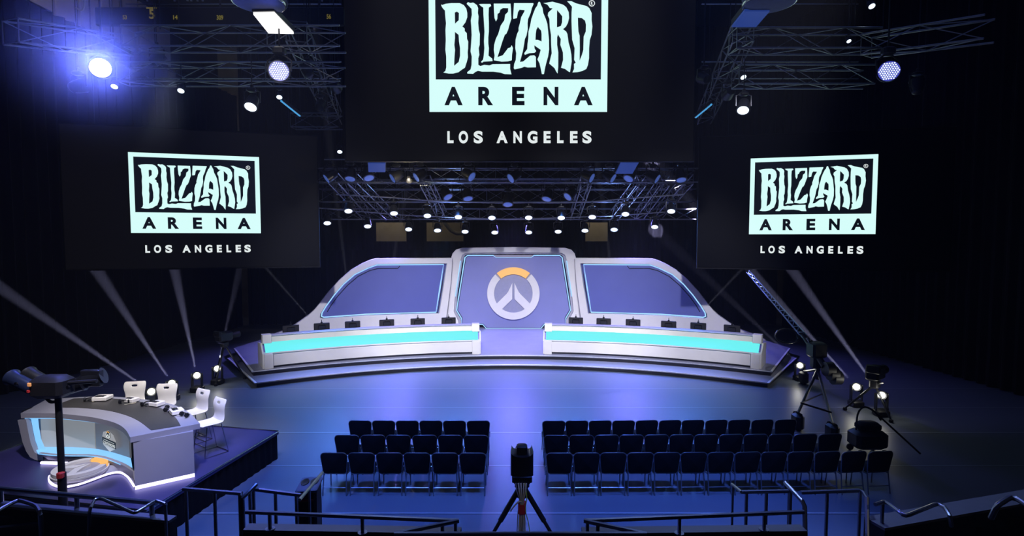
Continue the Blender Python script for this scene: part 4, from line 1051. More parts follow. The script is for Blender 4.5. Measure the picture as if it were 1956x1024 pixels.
b = MB(); f1, f2 = atZ(1530, 770, 0.9), atZ(1588, 788, 0.7); b.tube([f1, f2], 0.025, 6); b.tube([f1, K(1572, 752, .6)], 0.02, 6); b.obj('spreader', 'black_metal', kt)
MB().tube([top, (top.x, top.y, 0.6)], 0.07, 10).obj('centre_column', 'black', kt)
MB().tube([K(1572, 700), K(1594, 728, -.3)], [0.02, 0.03], 6).obj('pan_handle', 'chrome', kt)
rebase(kt, (top.x, top.y, 0))

def tripod_camera(name, lab, px, py, Y, floor_feet, s=1.0, cat='camera', face=0.0):
    t = thing(name, lab, cat, 'broadcast cameras beside the stage')
    c_ = atY(px, py, Y); H = c_.z
    b = MB(); b.bbox((0, 0, H), (0.30 * s, 0.55 * s, 0.34 * s), 0.05); b.obj('body', 'black_metal', t)
    MB().tube([(0, 0.25 * s, H), (0, 0.6 * s, H)], [0.09 * s, 0.12 * s], 16).obj('lens', 'black', t)
    MB().bbox((0.05 * s, -0.30 * s, H + 0.14 * s), (0.30 * s, 0.12 * s, 0.20 * s), 0.02).obj('viewfinder', 'black', t)
    b = MB(); b.tube([(0.1 * s, -0.1, H - .25 * s), (0.35 * s, -0.55 * s, H - .1)], 0.018, 6); b.obj('pan_handle', 'black_metal', t)
    MB().bbox((0, 0, H - 0.28 * s), (0.2 * s, 0.25 * s, 0.22 * s), 0.04).obj('pan_head', 'black', t)
    for k in range(3):
        a = face + 2 * PI * k / 3 - PI / 2
        MB().tube([(0.05 * math.cos(a), 0.05 * math.sin(a), H - .35 * s), (0.62 * s * math.cos(a), 0.62 * s * math.sin(a), 0.06)], [0.035, 0.025], 8).obj('leg', 'black_metal', t)
        MB().lathe([(0.05, 0), (0.06, 0.03), (0.05, 0.08)], 12, Matrix.Translation((0.62 * s * math.cos(a), 0.62 * s * math.sin(a), 0))).obj('foot', 'black', t)
    t.location = (c_.x, Y, 0); t.rotation_euler = (0, 0, -face)
    return t
p = atZ(440, 724, 0)
tripod_camera('tripod_camera', 'black camera on a tripod beside the left end of the stage', 428, 643, p.y - 0.3, None, 1.0, face=0.4)
p = atZ(1650, 862, 0)
tripod_camera('tripod_camera', 'black camera on a pedestal tripod at the right, beside the row ends', 1672, 712, 15.4, None, 1.15, face=0.9)
tt = thing('equipment_cart', 'dark equipment trolley with a hooped handle on the floor behind the right chair rows', 'trolley')
p = atZ(1656, 866, 0)
b = MB(); b.bbox((0, 0, 0.36), (0.75, 0.5, 0.42), 0.08); b.obj('case', 'black', tt)
b = MB(); b.bbox((0.0, 0, 0.66), (0.5, 0.35, 0.2), 0.06); b.obj('folded_bag', 'fabric', tt)
MB().tube(smooth([(-0.28, 0, 0.5), (-0.25, 0, 0.95), (-0.1, 0, 1.12), (0.15, 0, 1.0), (0.3, 0, 0.8)], 14), 0.022, 6).obj('handle', 'black_metal', tt)
for sx in (-1, 1):
    for sy in (-1, 1): MB().cyl((sx * .28, sy * .2 - .02, 0.08), (sx * .28, sy * .2 + .02, 0.08), 0.08, n=14).obj('wheel', 'black', tt)
MB().tube([(0.2, 0, 0.95), (1.15, -0.15, 0.05)], 0.022, 6).obj('support_arm', 'black_metal', tt)
tt.location = (p.x, p.y, 0)

# tall stand with clustered fixtures in the left foreground
Ys = 8.1
def S_(px, py, dy=0): return atY(px, py, Ys + dy)
st = thing('lighting_stand', 'tall black pole stand with clustered fixtures in front of the caster desk', 'lighting stand')
pb = S_(118, 906); pt = S_(110, 735)
MB().tube([(pt.x, Ys, pt.z), (pb.x, Ys, pb.z)], 0.045, 12).obj('pole', 'black', st)
MB().tube([(pb.x, Ys, pb.z + .02), (pb.x, Ys, 1.0 - 0.99)], 0.058, 12).obj('lower_pole', 'black', st)
MB().bbox((pb.x + .01, Ys - .03, pb.z), (0.09, 0.1, 0.11), 0.02).obj('clamp', 'red', st, label='dark red clamp')
for k in range(3):
    a = 2 * PI * k / 3 + .3; MB().tube([(pb.x, Ys, 0.5), (pb.x + .45 * math.cos(a), Ys + .3 * math.sin(a), 0.02)], 0.02, 6).obj('foot', 'black', st)
b = MB(); b.bbox(tuple(S_(100, 738)), (0.5, 0.35, 0.32), 0.06); b.tube([S_(70, 735), S_(185, 728)], 0.03, 8); b.obj('head_bracket', 'black', st)
for i, (px, py, dx, w_) in enumerate(((45, 732, -1, .5), (72, 724, -1, .4), (133, 740, 1, .4), (165, 728, 1, .5))):
    c_ = S_(px, py, .1 * i); M_ = Matrix.Translation(c_) @ Matrix.Rotation(dx * 1.25, 4, 'Y') @ Matrix.Rotation(-.25, 4, 'X')
    MB().lathe([(0.06, -w_ / 2), (0.10, -w_ / 2 + .05), (0.11, w_ / 2 - .05), (0.13, w_ / 2)], 18, M_).obj('fixture_body', mat('fixture_blue_black', (0.02, 0.03, 0.08), 0.3, .5, var=.2) if i == 0 else 'black_metal', st)
MB().bbox(tuple(S_(176, 722, .3)), (0.30, 0.10, 0.26), 0.01).obj('barn_door', 'black_metal', st)
b = MB()
for (px, py) in ((32, 734), (131, 740)):
    c_ = S_(px, py, -.12); b.lathe([(0.03, 0), (0.035, 0.01), (0.02, 0.02)], 12, Matrix.Translation(c_) @ Matrix.Rotation(PI / 2, 4, 'X'))
b.obj('indicator', 'chrome', st)
b = MB(); b.bbox(tuple(S_(56, 735, -.2)), (0.055, 0.03, 0.06), 0.01); b.obj('amber_tag', mat('amber_glow', (0.7, 0.3, 0.1), .5, emis=(1, .45, .15), es=.25), st)  # tag colour has a faint emission of its own
MB().bbox(tuple(S_(54, 748, -.2)), (0.045, 0.03, 0.05), 0.01).obj('red_tag', 'red', st)
MB().tube(smooth([S_(88, 760), S_(98, 768), S_(112, 764), S_(108, 752)], 12), 0.025, 6).obj('cable_loop', 'black_metal', st)
rebase(st, (pb.x, Ys, 0))

# ================================================================== FLOOR BEAM LIGHTS
def floor_light(px, py, z, aim, lab, warm=False, e=900, ang=4.0):
    c_ = atZ(px, py, z)
    t = thing('floor_beam_light', lab, 'stage light', 'moving beam lights standing on the floor')
    a = Vector(aim) - c_
    # the head leans along its beam but its front lens still shows to the hall
    MB().bbox((0, 0, 0.09), (0.34, 0.34, 0.18), 0.03).obj('base', 'black', t)
    for sx in (-1, 1): MB().bbox((sx * .16, 0, 0.18 + (z - .18) / 2 + .03), (0.035, 0.12, z - .10), 0.012).obj('yoke_arm', 'black_metal', t)
    d = Vector((a.x, a.y, a.z)).normalized()
    face = (d * .25 + (C0 - c_).normalized()).normalized()
    Mq = Matrix.Translation((0, 0, z)) @ face.to_track_quat('Z', 'Y').to_matrix().to_4x4()
    h = MB().lathe([(0.06, -0.24), (0.11, -0.20), (0.125, -0.02), (0.13, 0.0)], 20, Mq).obj('head', 'black_metal', t)
    h2 = MB().lathe([(0.092, 0.001), (0.092, 0.012), (0.05, 0.022)], 20, Mq).obj('lens', 'lamp_hot', h)
    t.location = (c_.x, c_.y, 0)
    s = spot('beam_spot', c_ + d * 0.32, aim, e, (0.66, 0.64, 1.0), ang, 0.5, 0.03)
    # soft spill of the lens on the floor
    l = bpy.data.lights.new('lens_spill', 'POINT'); l.energy = 8; l.color = (1, .97, .85); l.shadow_soft_size = .12
    o = bpy.data.objects.new('lens_spill', l); COL.objects.link(o); o.location = c_ + face * 0.22
    return t
BE = 620000
floor_light(289, 748, 0.62, atY(0, 549, 16.2), 'lit floor beam light between the two left caster chairs, beam leaning left', e=BE)
floor_light(328, 732, 0.55, atY(185, 516, 20.6), 'lit floor beam light right of the second caster chair, beam leaning left', e=BE)
floor_light(376, 717, 0.55, atY(330, 500, 22.6), 'lit floor beam light, second from the left end of the stage', e=BE)
floor_light(415, 704, 0.55, atY(462, 505, 23.5), 'lit floor beam light closest to the left end of the stage', e=BE)
floor_light(1528, 698, 0.55, atY(1360, 540, 25.0), 'lit floor beam light closest to the right end of the stage', e=BE * .22)
floor_light(1636, 739, 0.60, atY(1430, 512, 21.6), 'lit floor beam light right of the camera crane', e=BE * 1.3)
floor_light(1684, 755, 0.60, atY(1512, 514, 21.3), 'brightest lit floor beam light farthest right, below the right camera', e=BE * 1.3)
# beams that rise from behind the stage set
for (px, py, Y, ax, ay) in ((672, 610, 28.8, 648, 420), (728, 612, 28.8, 766, 420), (600, 640, 28.0, 480, 480), (1320, 640, 28, 1440, 490), (1180, 612, 28.8, 1150, 380)):
    c_ = atY(px, py, Y); c_.z = max(c_.z, 0.7)
    spot('rear_beam_spot', c_, atY(ax, ay, Y + 0.6), 300000, (0.8, 0.8, 1.0), 2.6, 0.5, 0.03)

# ================================================================== OVERHEAD RIG
def truss(A, B, lab, w=0.5, bay=0.9, r=0.024, m_='truss_metal', group='box trusses of the lighting rig', hangs=True, flat=False):
    A, B = Vector(A), Vector(B); d = (B - A); L = d.length; d.normalize(); n = max(2, int(L / bay))
    u = d.cross(Vector((0, 0, 1))).normalized(); v = Vector((0, 0, 1)) if not flat else u.cross(d)
    cs = [u * a * w / 2 + v * c_ * w / 2 for a, c_ in ((1, 1), (-1, 1), (-1, -1), (1, -1))]
    t = thing('lighting_truss', lab, 'truss', group)
    for c_ in cs: MB().tube([A + c_, B + c_], r, 6).obj('chord', m_, t)
    b = MB()
    for i in range(n):
        p, q = A.lerp(B, i / n), A.lerp(B, (i + 1) / n)
        for j in range(4):
            c0, c1_ = cs[j], cs[(j + 1) % 4]
            b.tube([p + (c0 if (i + j) % 2 else c1_), q + (c1_ if (i + j) % 2 else c0)], r * .55, 4)
        if i % 4 == 0:
            for j in range(4): b.tube([p + cs[j], p + cs[(j + 1) % 4]], r * .55, 4)
    b.obj('lacing', m_, t)
    if hangs:
        for f in (.15, .85):
            p = A.lerp(B, f) + Vector((0, 0, w / 2)); MB().tube([p, (p.x, p.y, 16.98)], 0.012, 5).obj('suspension_cable', 'black_metal', t)
    rebase(t, tuple((A + B) / 2)); return t
def tr2(x0, x1, py, Y, lab, **k):
    a, c_ = atY(x0, py, Y), atY(x1, py, Y); return truss(a, c_, lab, **k)
G1 = 'trusses across the front lighting rig'
G2 = 'trusses behind the central screen'
tr2(245, 655, 75, 14.0, 'upper left horizontal box truss above the honeycomb lamp', group=G1)
tr2(235, 655, 142, 15.0, 'lower left horizontal box truss, just above the left screen', group=G1)
tr2(1400, 1672, 79, 14.0, 'upper right horizontal box truss near the blue panel', group=G1)
tr2(1405, 1660, 147, 15.0, 'lower right horizontal box truss beside the right honeycomb lamp', group=G1)
truss(atY(20, 60, 12.0), atY(240, 90, 14.5), 'far left oblique box truss behind the blazing lamp', group=G1)
truss(atY(1655, 88, 14.2), atY(1890, 55, 12.0), 'far right oblique box truss fading into the dark', group=G1)
truss(atY(566, 60, 14), atY(640, 225, 22), 'left truss running back toward the stage beside the big screen', group=G1)
truss(atY(1420, 60, 14), atY(1345, 225, 22), 'right truss running back toward the stage beside the big screen', group=G1)
tr2(560, 650, 232, 20.5, 'short dark truss just above the right end of the left screen', group=G1)
tr2(606, 1330, 336, 22.0, 'nearest truss visible directly under the central screen', group=G2, w=.55)
tr2(612, 1326, 374, 24.0, 'second truss under the central screen, carrying idle lamps', group=G2, w=.55)
tr2(618, 1326, 409, 26.0, 'lowest truss under the central screen, above the lit lamps', group=G2, w=.5)
tr2(620, 1320, 353, 28.0, 'farthest truss seen between the rig bars', group=G2, w=.5)
for k, (x0, y0, x1, y1) in enumerate(((636, 340, 700, 410), (672, 340, 745, 412), (812, 345, 845, 412), (1120, 345, 1098, 412), (1225, 345, 1175, 410), (1270, 345, 1222, 410), (1315, 342, 1258, 408))):
    truss(atY(x0, y0, 22.0), atY(x1, y1, 26.0), 'oblique ladder truss under the central screen, %s from the left' % ORD[k], w=.4, bay=.7, group=G2, hangs=False)
# vertical ladder in the middle
truss(atY(975, 350, 23), atY(977, 416, 23), 'short vertical ladder truss in the middle under the central screen', w=.35, bay=.5, group=G2, hangs=False, flat=True) if False else None

def make_head(lit):
    t = thing('stage_lamp', '', 'stage light')
    b = MB(); b.bbox((0, 0, 0.42), (0.07, 0.10, 0.12), 0.02); b.bbox((0, 0, 0.33), (0.24, 0.2, 0.10), 0.03); b.obj('clamp_base', 'black_metal', t)
    b = MB(); b.tube([(-0.21, 0, 0.0), (-0.21, 0, 0.28), (-0.1, 0, 0.32), (0.1, 0, 0.32), (0.21, 0, 0.28), (0.21, 0, 0.0)], 0.018, 6); b.obj('yoke', 'black_metal', t)
    h = MB().lathe([(0.07, 0.22), (0.13, 0.18), (0.165, 0.05), (0.18, -0.14), (0.19, -0.17)], 20).obj('head', 'black_metal', t)
    MB().lathe([(0.02, -0.19), (0.10, -0.185), (0.15, -0.175), (0.15, -0.165)], 20).obj('lens', 'lamp_white' if lit else 'lamp_blue', h)
    return t
LAST = [None]
def place_lamp(proto, used, pos, tilt, lab, group, scale=1.0, bar=None):
    """tilt: (x, z) rotation of the head"""
    if not used[0]:
        used[0] = True; r = proto; index(proto)
        r['label'] = lab; r['group'] = group
    else: r = dup(proto, label=lab, group=group)
    LAST[0] = r
    r.location = pos; r.scale = (scale,) * 3
    for ch in r.children:
        if ch.name.startswith('head'): ch.rotation_euler = (tilt[0], 0, tilt[1])
    return r
lit = make_head(True); dim = make_head(False); u1, u2 = [False], [False]
UP_ROW = [(664, 403.6), (751.5, 408), (815.6, 412.7), (875, 415), (939.4, 416.6), (1010, 416.3), (1072.5, 416.6), (1132, 415), (1195.7, 409.5), (1283.7, 404)]
LO_ROW = [(623.5, 426.7), (701, 432.7), (779.7, 438.5), (835, 440.7), (888, 442.8), (944.9, 444.6), (1010, 444.3), (1066.5, 442.8), (1118, 441), (1174, 439), (1251.8, 434)]
for row, nm, Y in ((UP_ROW, 'upper', 23.0), (LO_ROW, 'lower', 25.4)):
    for k, (x, y) in enumerate(row):
        yo = Y - 1.2 * abs((x - 978) / 330) ** 2
        p = atY(x, y, yo)
        place_lamp(lit, u1, (p.x, p.y + 0.10, p.z + 0.15), (math.radians(-32), 0.35 * (x - 978) / 330 * -1), 'lit round stage lamp in the %s curved row above the backdrop, %s from the left' % (nm, ORD[k]), '%s row of lit lamps above the stage' % nm, 1.0 if nm == 'upper' else 1.0)
def lamp_pipe(pts, lab):
    t = thing('lighting_pipe', lab, 'pipe', 'lamp pipes over the stage')
    P = smooth(pts, 40); MB().tube(P, 0.028, 8).obj('pipe', 'truss_metal', t)
    for f in (3, 14, 26, 37): MB().tube([P[f], (P[f].x, P[f].y, 16.98)], 0.01, 5).obj('suspension_cable', 'black_metal', t)
    rebase(t, tuple(P[20]))
for row, nm, Y in ((UP_ROW, 'upper', 23.0), (LO_ROW, 'lower', 25.4)):
    pts = []
    for (x, y) in row:
        p = atY(x, y, Y - 1.2 * abs((x - 978) / 330) ** 2); pts.append(p + Vector((0, .10, .15 + .48 + .028)))
    e0 = pts[0] + (pts[0] - pts[1]) * .25; e1 = pts[-1] + (pts[-1] - pts[-2]) * .25
    lamp_pipe([e0] + pts + [e1], 'thin curved pipe carrying the %s row of lit lamps above the stage' % nm)
IDLE = [(632, 341, 50), (670, 338, 0), (703, 337, -20), (758, 341, 55), (803, 339, 55), (894, 338, -55), (983, 341, 55), (1122, 341, -60), (1163, 341, -55), (1204, 339, 30), (1247, 342, -55), (1300, 340, 0),
        (852, 374, -30), (893, 376, -10), (970, 387, 0), (1046, 377, 15), (1090, 375, 45)]
for k, (x, y, a) in enumerate(IDLE):
    p = atY(x, y, 21.6 if y < 350 else 23.2)
    yr = 'right under the central screen' if y < 350 else 'in the lower middle rig'
    kk = k if y < 350 else k - 12
    r = place_lamp(dim, u2, tuple(p + Vector((0, 0, .1))), (math.radians(-28), 0), 'black lamp with dim blue lens %s, %s from left' % (yr, ORD[kk]), 'idle blue lamps in the rig', 1.25)
    for ch in r.children:
        if ch.name.startswith('head'): ch.rotation_euler = (math.radians(-25), math.radians(a), 0)
pts = [atY(x, y, 21.6) + Vector((0, 0, .1 + .6 + .03)) for x, y, a in ((620, 340, 0), (978, 340, 0), (1318, 340, 0))]
for q_ in pts: q_.z = pts[1].z
lamp_pipe(pts, 'thin straight pipe carrying the idle lamps right under the central screen')
pts = [atY(x, 374, 23.2) + Vector((0, 0, .1 + .6 + .03)) for x in (830, 970, 1112)]
lamp_pipe(pts, 'short straight pipe carrying the five lower idle lamps in the middle')
# lamps around the side rigs
SIDE = [(220, 167, 15.0, 'small lit lamp right below the blazing lamp at upper left', .55, 0.3), (347, 175, 15.0, 'small lit lamp above the left screen, left of centre', .55, 0.2), (482, 207, 14.5, 'large lit lamp hanging just above the left screen', 1.0, 0.0),
        (534, 187, 15.5, 'small lit lamp left of the slim blue batten', .5, .3), (649, 291, 21.0, 'small lit lamp between the left and central screens', .6, .3),
        (1420, 213, 14.5, 'flat lit lamp below the right truss, left of the right screen', .95, -.5), (1418, 149, 15.0, 'small lit lamp above the flat lamp at upper right', .5, .2), (1620, 80, 14.0, 'tiny lit lamp on the right upper truss', .35, 0), (1663, 14, 14.0, 'tiny lit lamp near the top edge at upper right', .5, 0)]
for (x, y, Y, lab, s, tz) in SIDE:
    p = atY(x, y, Y); place_lamp(lit, u1, tuple(p + Vector((0, 0, .15 * s))), (math.radians(-35), tz), lab, 'single lit lamps of the side rigs', s)
    rr_ = LAST[0]; b = MB(); b.tube([(0, 0, .46), (0, 0, (16.98 - p.z - .15 * s) / s)], 0.014 / s, 5); b.obj('drop_tube', 'black_metal', rr_)
DARK = [(588, 136, 16.0, 'black moving lamp right of the left honeycomb lamp'), (612, 203, 17.0, 'black moving lamp just above the left screen corner'), (640, 165, 16.5, 'black moving lamp against the upper left edge of the central screen'),
        (300, 112, 15.0, 'black moving lamp between the blazing lamp and the left honeycomb lamp'), (1345, 150, 16.0, 'black moving lamp against the upper right edge of the central screen'), (1392, 178, 16.5, 'black moving lamp above the flat lamp at upper right'),
        (1752, 165, 14.0, 'black moving lamp right of the far right honeycomb lamp'), (150, 165, 13.5, 'black moving lamp left of the small lamp under the blazing lamp')]
for k, (x, y, Y, lab) in enumerate(DARK):
    p = atY(x, y, Y)
    place_lamp(dim, u2, tuple(p), (math.radians(-20), 0), lab, 'idle black lamps of the side rigs', 0.95)
    rr_ = LAST[0]
    for ch in rr_.children:
        if ch.name.startswith('head'):
            ch.rotation_euler = (math.radians(160 - 40 * (k % 3)), math.radians(20 * (k % 4) - 30), 0)
    MB().tube([(0, 0, .46), (0, 0, (16.98 - p.z) / .95)], 0.014, 5).obj('drop_tube', 'black_metal', rr_)
# warm work light in the rig
p = atY(782, 343, 21.2)
t = thing('work_light', 'bright warm work light in the rig under the central screen', 'work light')
MB().lathe([(0.10, -0.02), (0.17, 0.0), (0.10, 0.12), (0.06, 0.2)], 18, Matrix.Rotation(math.radians(70), 4, 'X')).obj('reflector', 'black_metal', t)
MB().lathe([(0.02, -0.05), (0.12, -0.03), (0.14, -0.025)], 18, Matrix.Rotation(math.radians(70), 4, 'X')).obj('bulb', 'lamp_warm', t)
MB().tube([(0, 0, .1), (0, 0, 16.98 - p.z)], .015, 5).obj('drop_tube', 'black_metal', t)
t.location = p
l = bpy.data.lights.new('work_light_glow', 'POINT'); l.energy = 90; l.color = (1, .85, .55); l.shadow_soft_size = .1
o = bpy.data.objects.new('work_light_glow', l); COL.objects.link(o); o.location = p + Vector((0, -.25, -.08))

# LED honeycomb lamps
def led_lamp(px, py, Y, lab, s=1.0, yaw=0.0, tilt=0.5, hot=False, energy=60):
    c_ = atY(px, py, Y)
    t = thing('led_wash_lamp', lab, 'stage light', 'round honeycomb wash lamps')
    Mh = Matrix.Rotation(yaw, 4, 'Z') @ Matrix.Rotation(PI / 2 + tilt * .6, 4, 'X') 
    R = 0.24 * s
    h = MB().lathe([(R * .5, -0.42 * s), (R * .95, -0.30 * s), (R * 1.08, -0.06 * s), (R * 1.12, 0.0), (R * 1.04, 0.012)], 28, Mh).obj('head', 'black_metal', t)
    MB().lathe([(0.01, 0.022), (R * .98, 0.018), (R * 1.0, 0.0)], 28, Mh).obj('lens_plate', 'lamp_hot' if hot else 'led_gap', h)
    if not hot:
        b = MB(); st_ = R / 4.6
        for i in range(-5, 6):
            for j in range(-5, 6):
                x, y = (i + .5 * (j % 2)) * st_, j * st_ * .87
                if x * x + y * y < (R * .93) ** 2: b.lathe([(st_ * .36, 0.0), (st_ * .36, 0.008)], 8, Mh @ Matrix.Translation((x, y, 0.024)))
        b.obj('led_cells', 'led_cell', h, label='glowing honeycomb cells')
    b = MB(); b.tube([Vector(q) for q in ((-R * 1.25, 0, 0), (-R * 1.25, 0.05, R * 1.1), (-R * .4, .05, R * 1.7), (R * .4, .05, R * 1.7), (R * 1.25, 0.05, R * 1.1), (R * 1.25, 0, 0))], 0.022 * s, 6); b.obj('yoke', 'black_metal', t)
    MB().bbox((0, .05, R * 1.7 + .1 * s), (0.3 * s, .22 * s, .2 * s), .04).obj('clamp_base', 'black', t)
    t.location = c_
    f = (Mh @ Vector((0, 0, 1))) - (Mh @ Vector((0, 0, 0)))
    MB().tube([(0, .05, R * 1.7 + .15 * s), (0, .05, 16.98 - c_.z)], 0.02, 6).obj('drop_tube', 'black_metal', t)
    spot('led_glow_spot', c_ + f * 0.12, c_ + f * 2, energy * 5, (0.13, 0.17, 1.0), 124, 1.0, 0.12)
led_lamp(533, 136, 13.0, 'round honeycomb wash lamp glowing blue-white, left of the big screen', 0.95, 0.35, 0.2)
led_lamp(1698, 136, 13.0, 'round honeycomb wash lamp glowing blue-white, far right', 0.95, -0.45, 0.2)
led_lamp(192, 130, 13.0, 'blazing overexposed wash lamp with a blue halo at upper left', 0.9, 0.5, 0.1, hot=True, energy=750)

# ball of haze added to form the blazing lamp's blue halo
def halo_haze_ball(px, py, Y, R, dens, lab):
    c_ = atY(px, py, Y)
    m = bpy.data.materials.new('halo_haze'); m.use_nodes = True; n = m.node_tree; L = n.links
    n.nodes.remove(n.nodes['Principled BSDF'])
    v = n.nodes.new('ShaderNodeVolumeScatter'); v.inputs['Color'].default_value = (.8, .85, 1, 1)
    tc = n.nodes.new('ShaderNodeTexCoord'); ln = n.nodes.new('ShaderNodeVectorMath'); ln.operation = 'LENGTH'
    mr = n.nodes.new('ShaderNodeMapRange'); mr.interpolation_type = 'SMOOTHSTEP'
    mr.inputs['From Min'].default_value = 0; mr.inputs['From Max'].default_value = R
    mr.inputs['To Min'].default_value = dens; mr.inputs['To Max'].default_value = 0
    L.new(tc.outputs['Object'], ln.inputs[0]); L.new(ln.outputs['Value'], mr.inputs['Value']); L.new(mr.outputs[0], v.inputs['Density'])
    L.new(v.outputs[0], n.nodes['Material Output'].inputs['Volume'])
    b = MB(); b.lathe([(R * math.sin(PI * i / 12) + 1e-3, -R * math.cos(PI * i / 12)) for i in range(13)], 24)
    o = b.obj('halo_haze', m, label=lab, cat='haze', kind='stuff'); o.location = c_
halo_haze_ball(192, 130, 12.6, 2.4, 0.10, 'haze ball added for the blue halo around the blazing lamp at upper left')
# softbox panels and battens
def par_panel(px4, Y0, Y1, lab, m_, name='softbox_panel'):
    q = [atY(px4[0][0], px4[0][1], Y0), atY(px4[1][0], px4[1][1], Y0), atY(px4[2][0], px4[2][1], Y1), atY(px4[3][0], px4[3][1], Y1)]
    t = thing(name, lab, 'light panel', 'overhead light panels')
    n_ = (q[1] - q[0]).cross(q[3] - q[0]).normalized()
    if n_.z < 0: n_ = -n_
    MB().add([p for p in q] + [p + n_ * .05 for p in q], [(0, 1, 2, 3), (7, 6, 5, 4), (0, 4, 5, 1), (1, 5, 6, 2), (2, 6, 7, 3), (3, 7, 4, 0)]).obj('diffuser', m_, t, smooth=False)
    c_ = sum(q, Vector()) / 4; k = 1.06
    qq = [c_ + (p - c_) * k + n_ * .055 for p in q]
    MB().add(qq + [p + n_ * .12 for p in qq], [(0, 1, 2, 3), (7, 6, 5, 4), (0, 4, 5, 1), (1, 5, 6, 2), (2, 6, 7, 3), (3, 7, 4, 0)]).obj('housing', 'black_metal', t, smooth=False)
    MB().tube([c_ + n_ * .15, (c_.x, c_.y, 16.98)], 0.012, 5).obj('suspension_cable', 'black_metal', t)
    rebase(t, tuple(c_))
par_panel([(484, 28), (524, 27), (561, 65), (513, 64)], 12.2, 13.4, 'white glowing rectangular light panel near the top left', 'softbox')
par_panel([(1422, 22), (1470, 22), (1444, 52), (1398, 52)], 12.2, 13.4, 'unlit rectangular light panel with painted blue glow near the top right', 'panel_blue_glow')
par_panel([(703, 312), (736, 312), (736, 329), (704, 329)], 20.6, 21.2, 'small unlit panel with painted blue glow under the central screen, left side', 'panel_blue_glow')
par_panel([(1186, 311), (1220, 311), (1208, 332), (1176, 332)], 20.6, 21.2, 'small unlit panel with painted blue glow under the central screen, right side', 'panel_blue_glow')
def drum(px, Y, lab):
    c_ = atY(px, -8, Y)
    t = thing('hanging_drum', lab, 'lamp housing', 'dark drum housings beside the top light panels')
    MB().lathe([(0.38, -0.22), (0.52, -0.18), (0.56, 0.0), (0.5, 0.35), (0.2, 0.4)], 28).obj('housing', 'bag_blue', t)
    MB().lathe([(0.545, -0.17), (0.56, -0.15), (0.56, -0.12), (0.545, -0.10)], 28).obj('rim_band', 'chrome', t)
    MB().tube([(0, 0, .38), (0, 0, 16.98 - c_.z)], 0.02, 6).obj('suspension_pole', 'black_metal', t)
    t.location = c_
drum(494, 12.0, 'dark blue drum housing above the white light panel at top left')
drum(1470, 12.0, 'dark blue drum housing above the blue light panel at top right')
# slim battens beside the big screen
for (x0, y0, x1, y1, s_, lab) in ((538, 190, 574, 219, 1, 'slim blue-lit batten hanging left of the big screen'), (1358, 197, 1328, 222, -1, 'slim blue-lit batten hanging right of the big screen')):
    t = thing('light_batten', lab, 'light batten', 'slim battens beside the big screen')
    a, c_ = atY(x0, y0, 16.5), atY(x1, y1, 17.5)
    MB().tube([a, c_], 0.07, 8).obj('housing', 'black_metal', t)
    MB().tube([a + Vector((0, -.05, -.05)), c_ + Vector((0, -.05, -.05))], 0.03, 6).obj('tube_light', mat('batten_blue', (.02, .05, .1), .4, emis=(.08, .45, .9), es=.7), t)
    MB().tube([(a + c_) / 2, (((a + c_) / 2).x, ((a + c_) / 2).y, 16.98)], 0.012, 5).obj('suspension_cable', 'black_metal', t)
    rebase(t, tuple((a + c_) / 2))

# catwalk beam with yellow numbers, pipes above
NB = atY(290, 30, 17.0)
t = thing('catwalk_beam', 'dark catwalk beam with yellow section numbers across the upper left', 'beam')
x0, x1 = atY(180, 30, 17).x, atY(656, 30, 17).x
MB().bbox(((x0 + x1) / 2, 17.1, NB.z), (x1 - x0, 0.15, 0.55), 0.02).obj('beam', 'black', t)
b = MB()
for f in (.1, .5, .9): b.tube([(x0 + (x1 - x0) * f, 17.1, NB.z + .2), (x0 + (x1 - x0) * f, 17.1, 16.98)], .03, 6)
b.obj('hanger', 'black_metal', t)
for (txt, xa, xb, ya, yb) in (('5', 285, 295, 17.5, 36), ('53', 234.5, 242, 29, 37), ('14', 331, 339, 29, 37), ('309', 414, 426, 29, 38), ('56', 624, 632, 27, 36)):
    A, B = atY(xa, yb, 17.0), atY(xb, ya, 17.0)
    MB().add(*fit(shape2d(text=txt, offset=.02, depth=.01), 0, B.x - A.x, 0, B.z - A.z), Matrix.Translation((A.x, 17.0, A.z)) @ Matrix.Rotation(PI / 2, 4, 'X')).obj('section_number', 'yellow', t)
A = atY(280, 15.5, 17.0); B = atY(299, 15.5, 17.0)
MB().box(((A.x + B.x) / 2, 16.99, A.z), (B.x - A.x, .02, .035)).obj('number_bar', 'yellow', t)
rebase(t, ((x0 + x1) / 2, 17.1, NB.z))
for k, px in enumerate((355, 362, 374, 384, 278, 318, 600)):
    c_ = atY(px, 10, 15.5 + .3 * k)
    MB().tube([(c_.x, c_.y, 16.98), (c_.x + (.25 if k > 4 else .05), c_.y, c_.z + .12)], 0.03, 8).obj('hanging_pipe', 'truss_metal', label='pale vertical pipe near the top left, %s from left among the pipes' % ORD[[2, 3, 4, 5, 0, 1, 6][k]], cat='pipe', group='vertical pipes above the left rig')
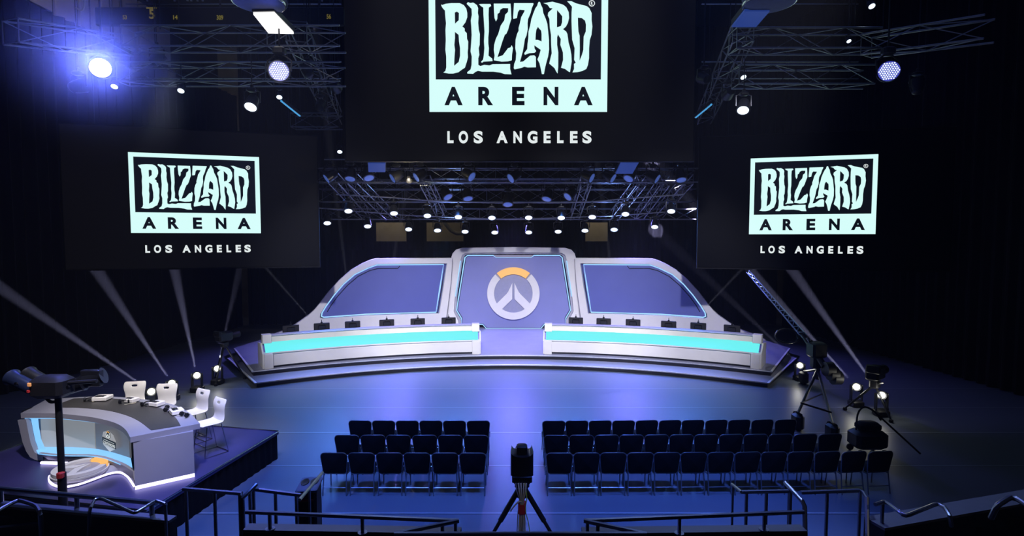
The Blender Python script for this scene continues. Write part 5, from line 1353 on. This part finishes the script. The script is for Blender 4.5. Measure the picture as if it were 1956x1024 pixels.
for (pts, lab) in (([(158, -8), (161, 4), (160, 14), (156, 20), (145, 15)], 'cream cable hooked down at the very top left'), ([(528, -4), (540, -8), (548, 4), (546, 16), (538, 18), (534, 8), (540, -4)], 'cream cable loop beside the top left drum housing')):
    MB().tube(smooth([atY(x, y, 12.5) for x, y in pts] , 24), .018, 6).obj('cable_loop', 'cable_cream', label=lab, cat='cable', group='cable loops at the top left')
# dark catwalk grid seen above
for k, (py, Y) in enumerate(((118, 17.5), (8, 19), (150, 19.0))):
    for sd, (xa, xb) in (('left', (240, 652)), ('right', (1340, 1640))):
        a, c_ = atY(xa, py, Y), atY(xb, py, Y)
        MB().bbox(tuple((a + c_) / 2), (c_.x - a.x, .05, .04), .01).obj('rig_bar', 'truss_metal', label='thin %s horizontal pipe of the rig, %s' % (sd, ('between the two box trusses', 'near the top edge of the view', 'behind the lower box truss')[k]), cat='pipe', group='thin rig pipes')
# tan duct visible in a gap on the back wall
a, c_ = atY(848, 424, 33.5), atY(872, 446, 33.5)
t = thing('wall_duct', 'pale bent duct on the tan wall, left of the centre', 'duct')
MB().tube([a, atY(862, 441, 33.5), c_, atY(890, 446, 33.5)], .12, 8).obj('duct_run', 'panel_grey', t); rebase(t, tuple(a))
for k, px in enumerate((745, 1140)):
    c_ = atY(px, 430, 33.0)
    l = area('back_wall_light', (c_.x, 32.8, c_.z + 3.5), (c_.x, 34.4, c_.z), 70, (1.0, .86, .62), 1.5, .6)
# wall wash for the grey panels, top left
spot('panel_wash_spot', (-15.2, 20.0, 16.6), (-18.3, 23.5, 15.2), 160, (1, .92, .85), 120, .8, .3)
# rim lights of the rig metal (cold)
spot('rig_rim_spot', (-6, 10.0, 6.5), (-8.5, 14.5, 10.2), 260, (0.35, 0.6, 1.0), 60, .9, .3)
spot('rig_rim_spot', (8, 10.0, 6.5), (8.5, 14.5, 10.2), 90, (0.35, 0.6, 1.0), 60, .9, .3)
spot('rig_rim_spot', (-3, 26.5, 4.2), (-3, 22.5, 7.0), 350, (0.25, 0.4, 1.0), 110, .9, .3)
spot('rig_rim_spot', (5, 26.5, 4.2), (5, 22.5, 7.0), 350, (0.25, 0.4, 1.0), 110, .9, .3)
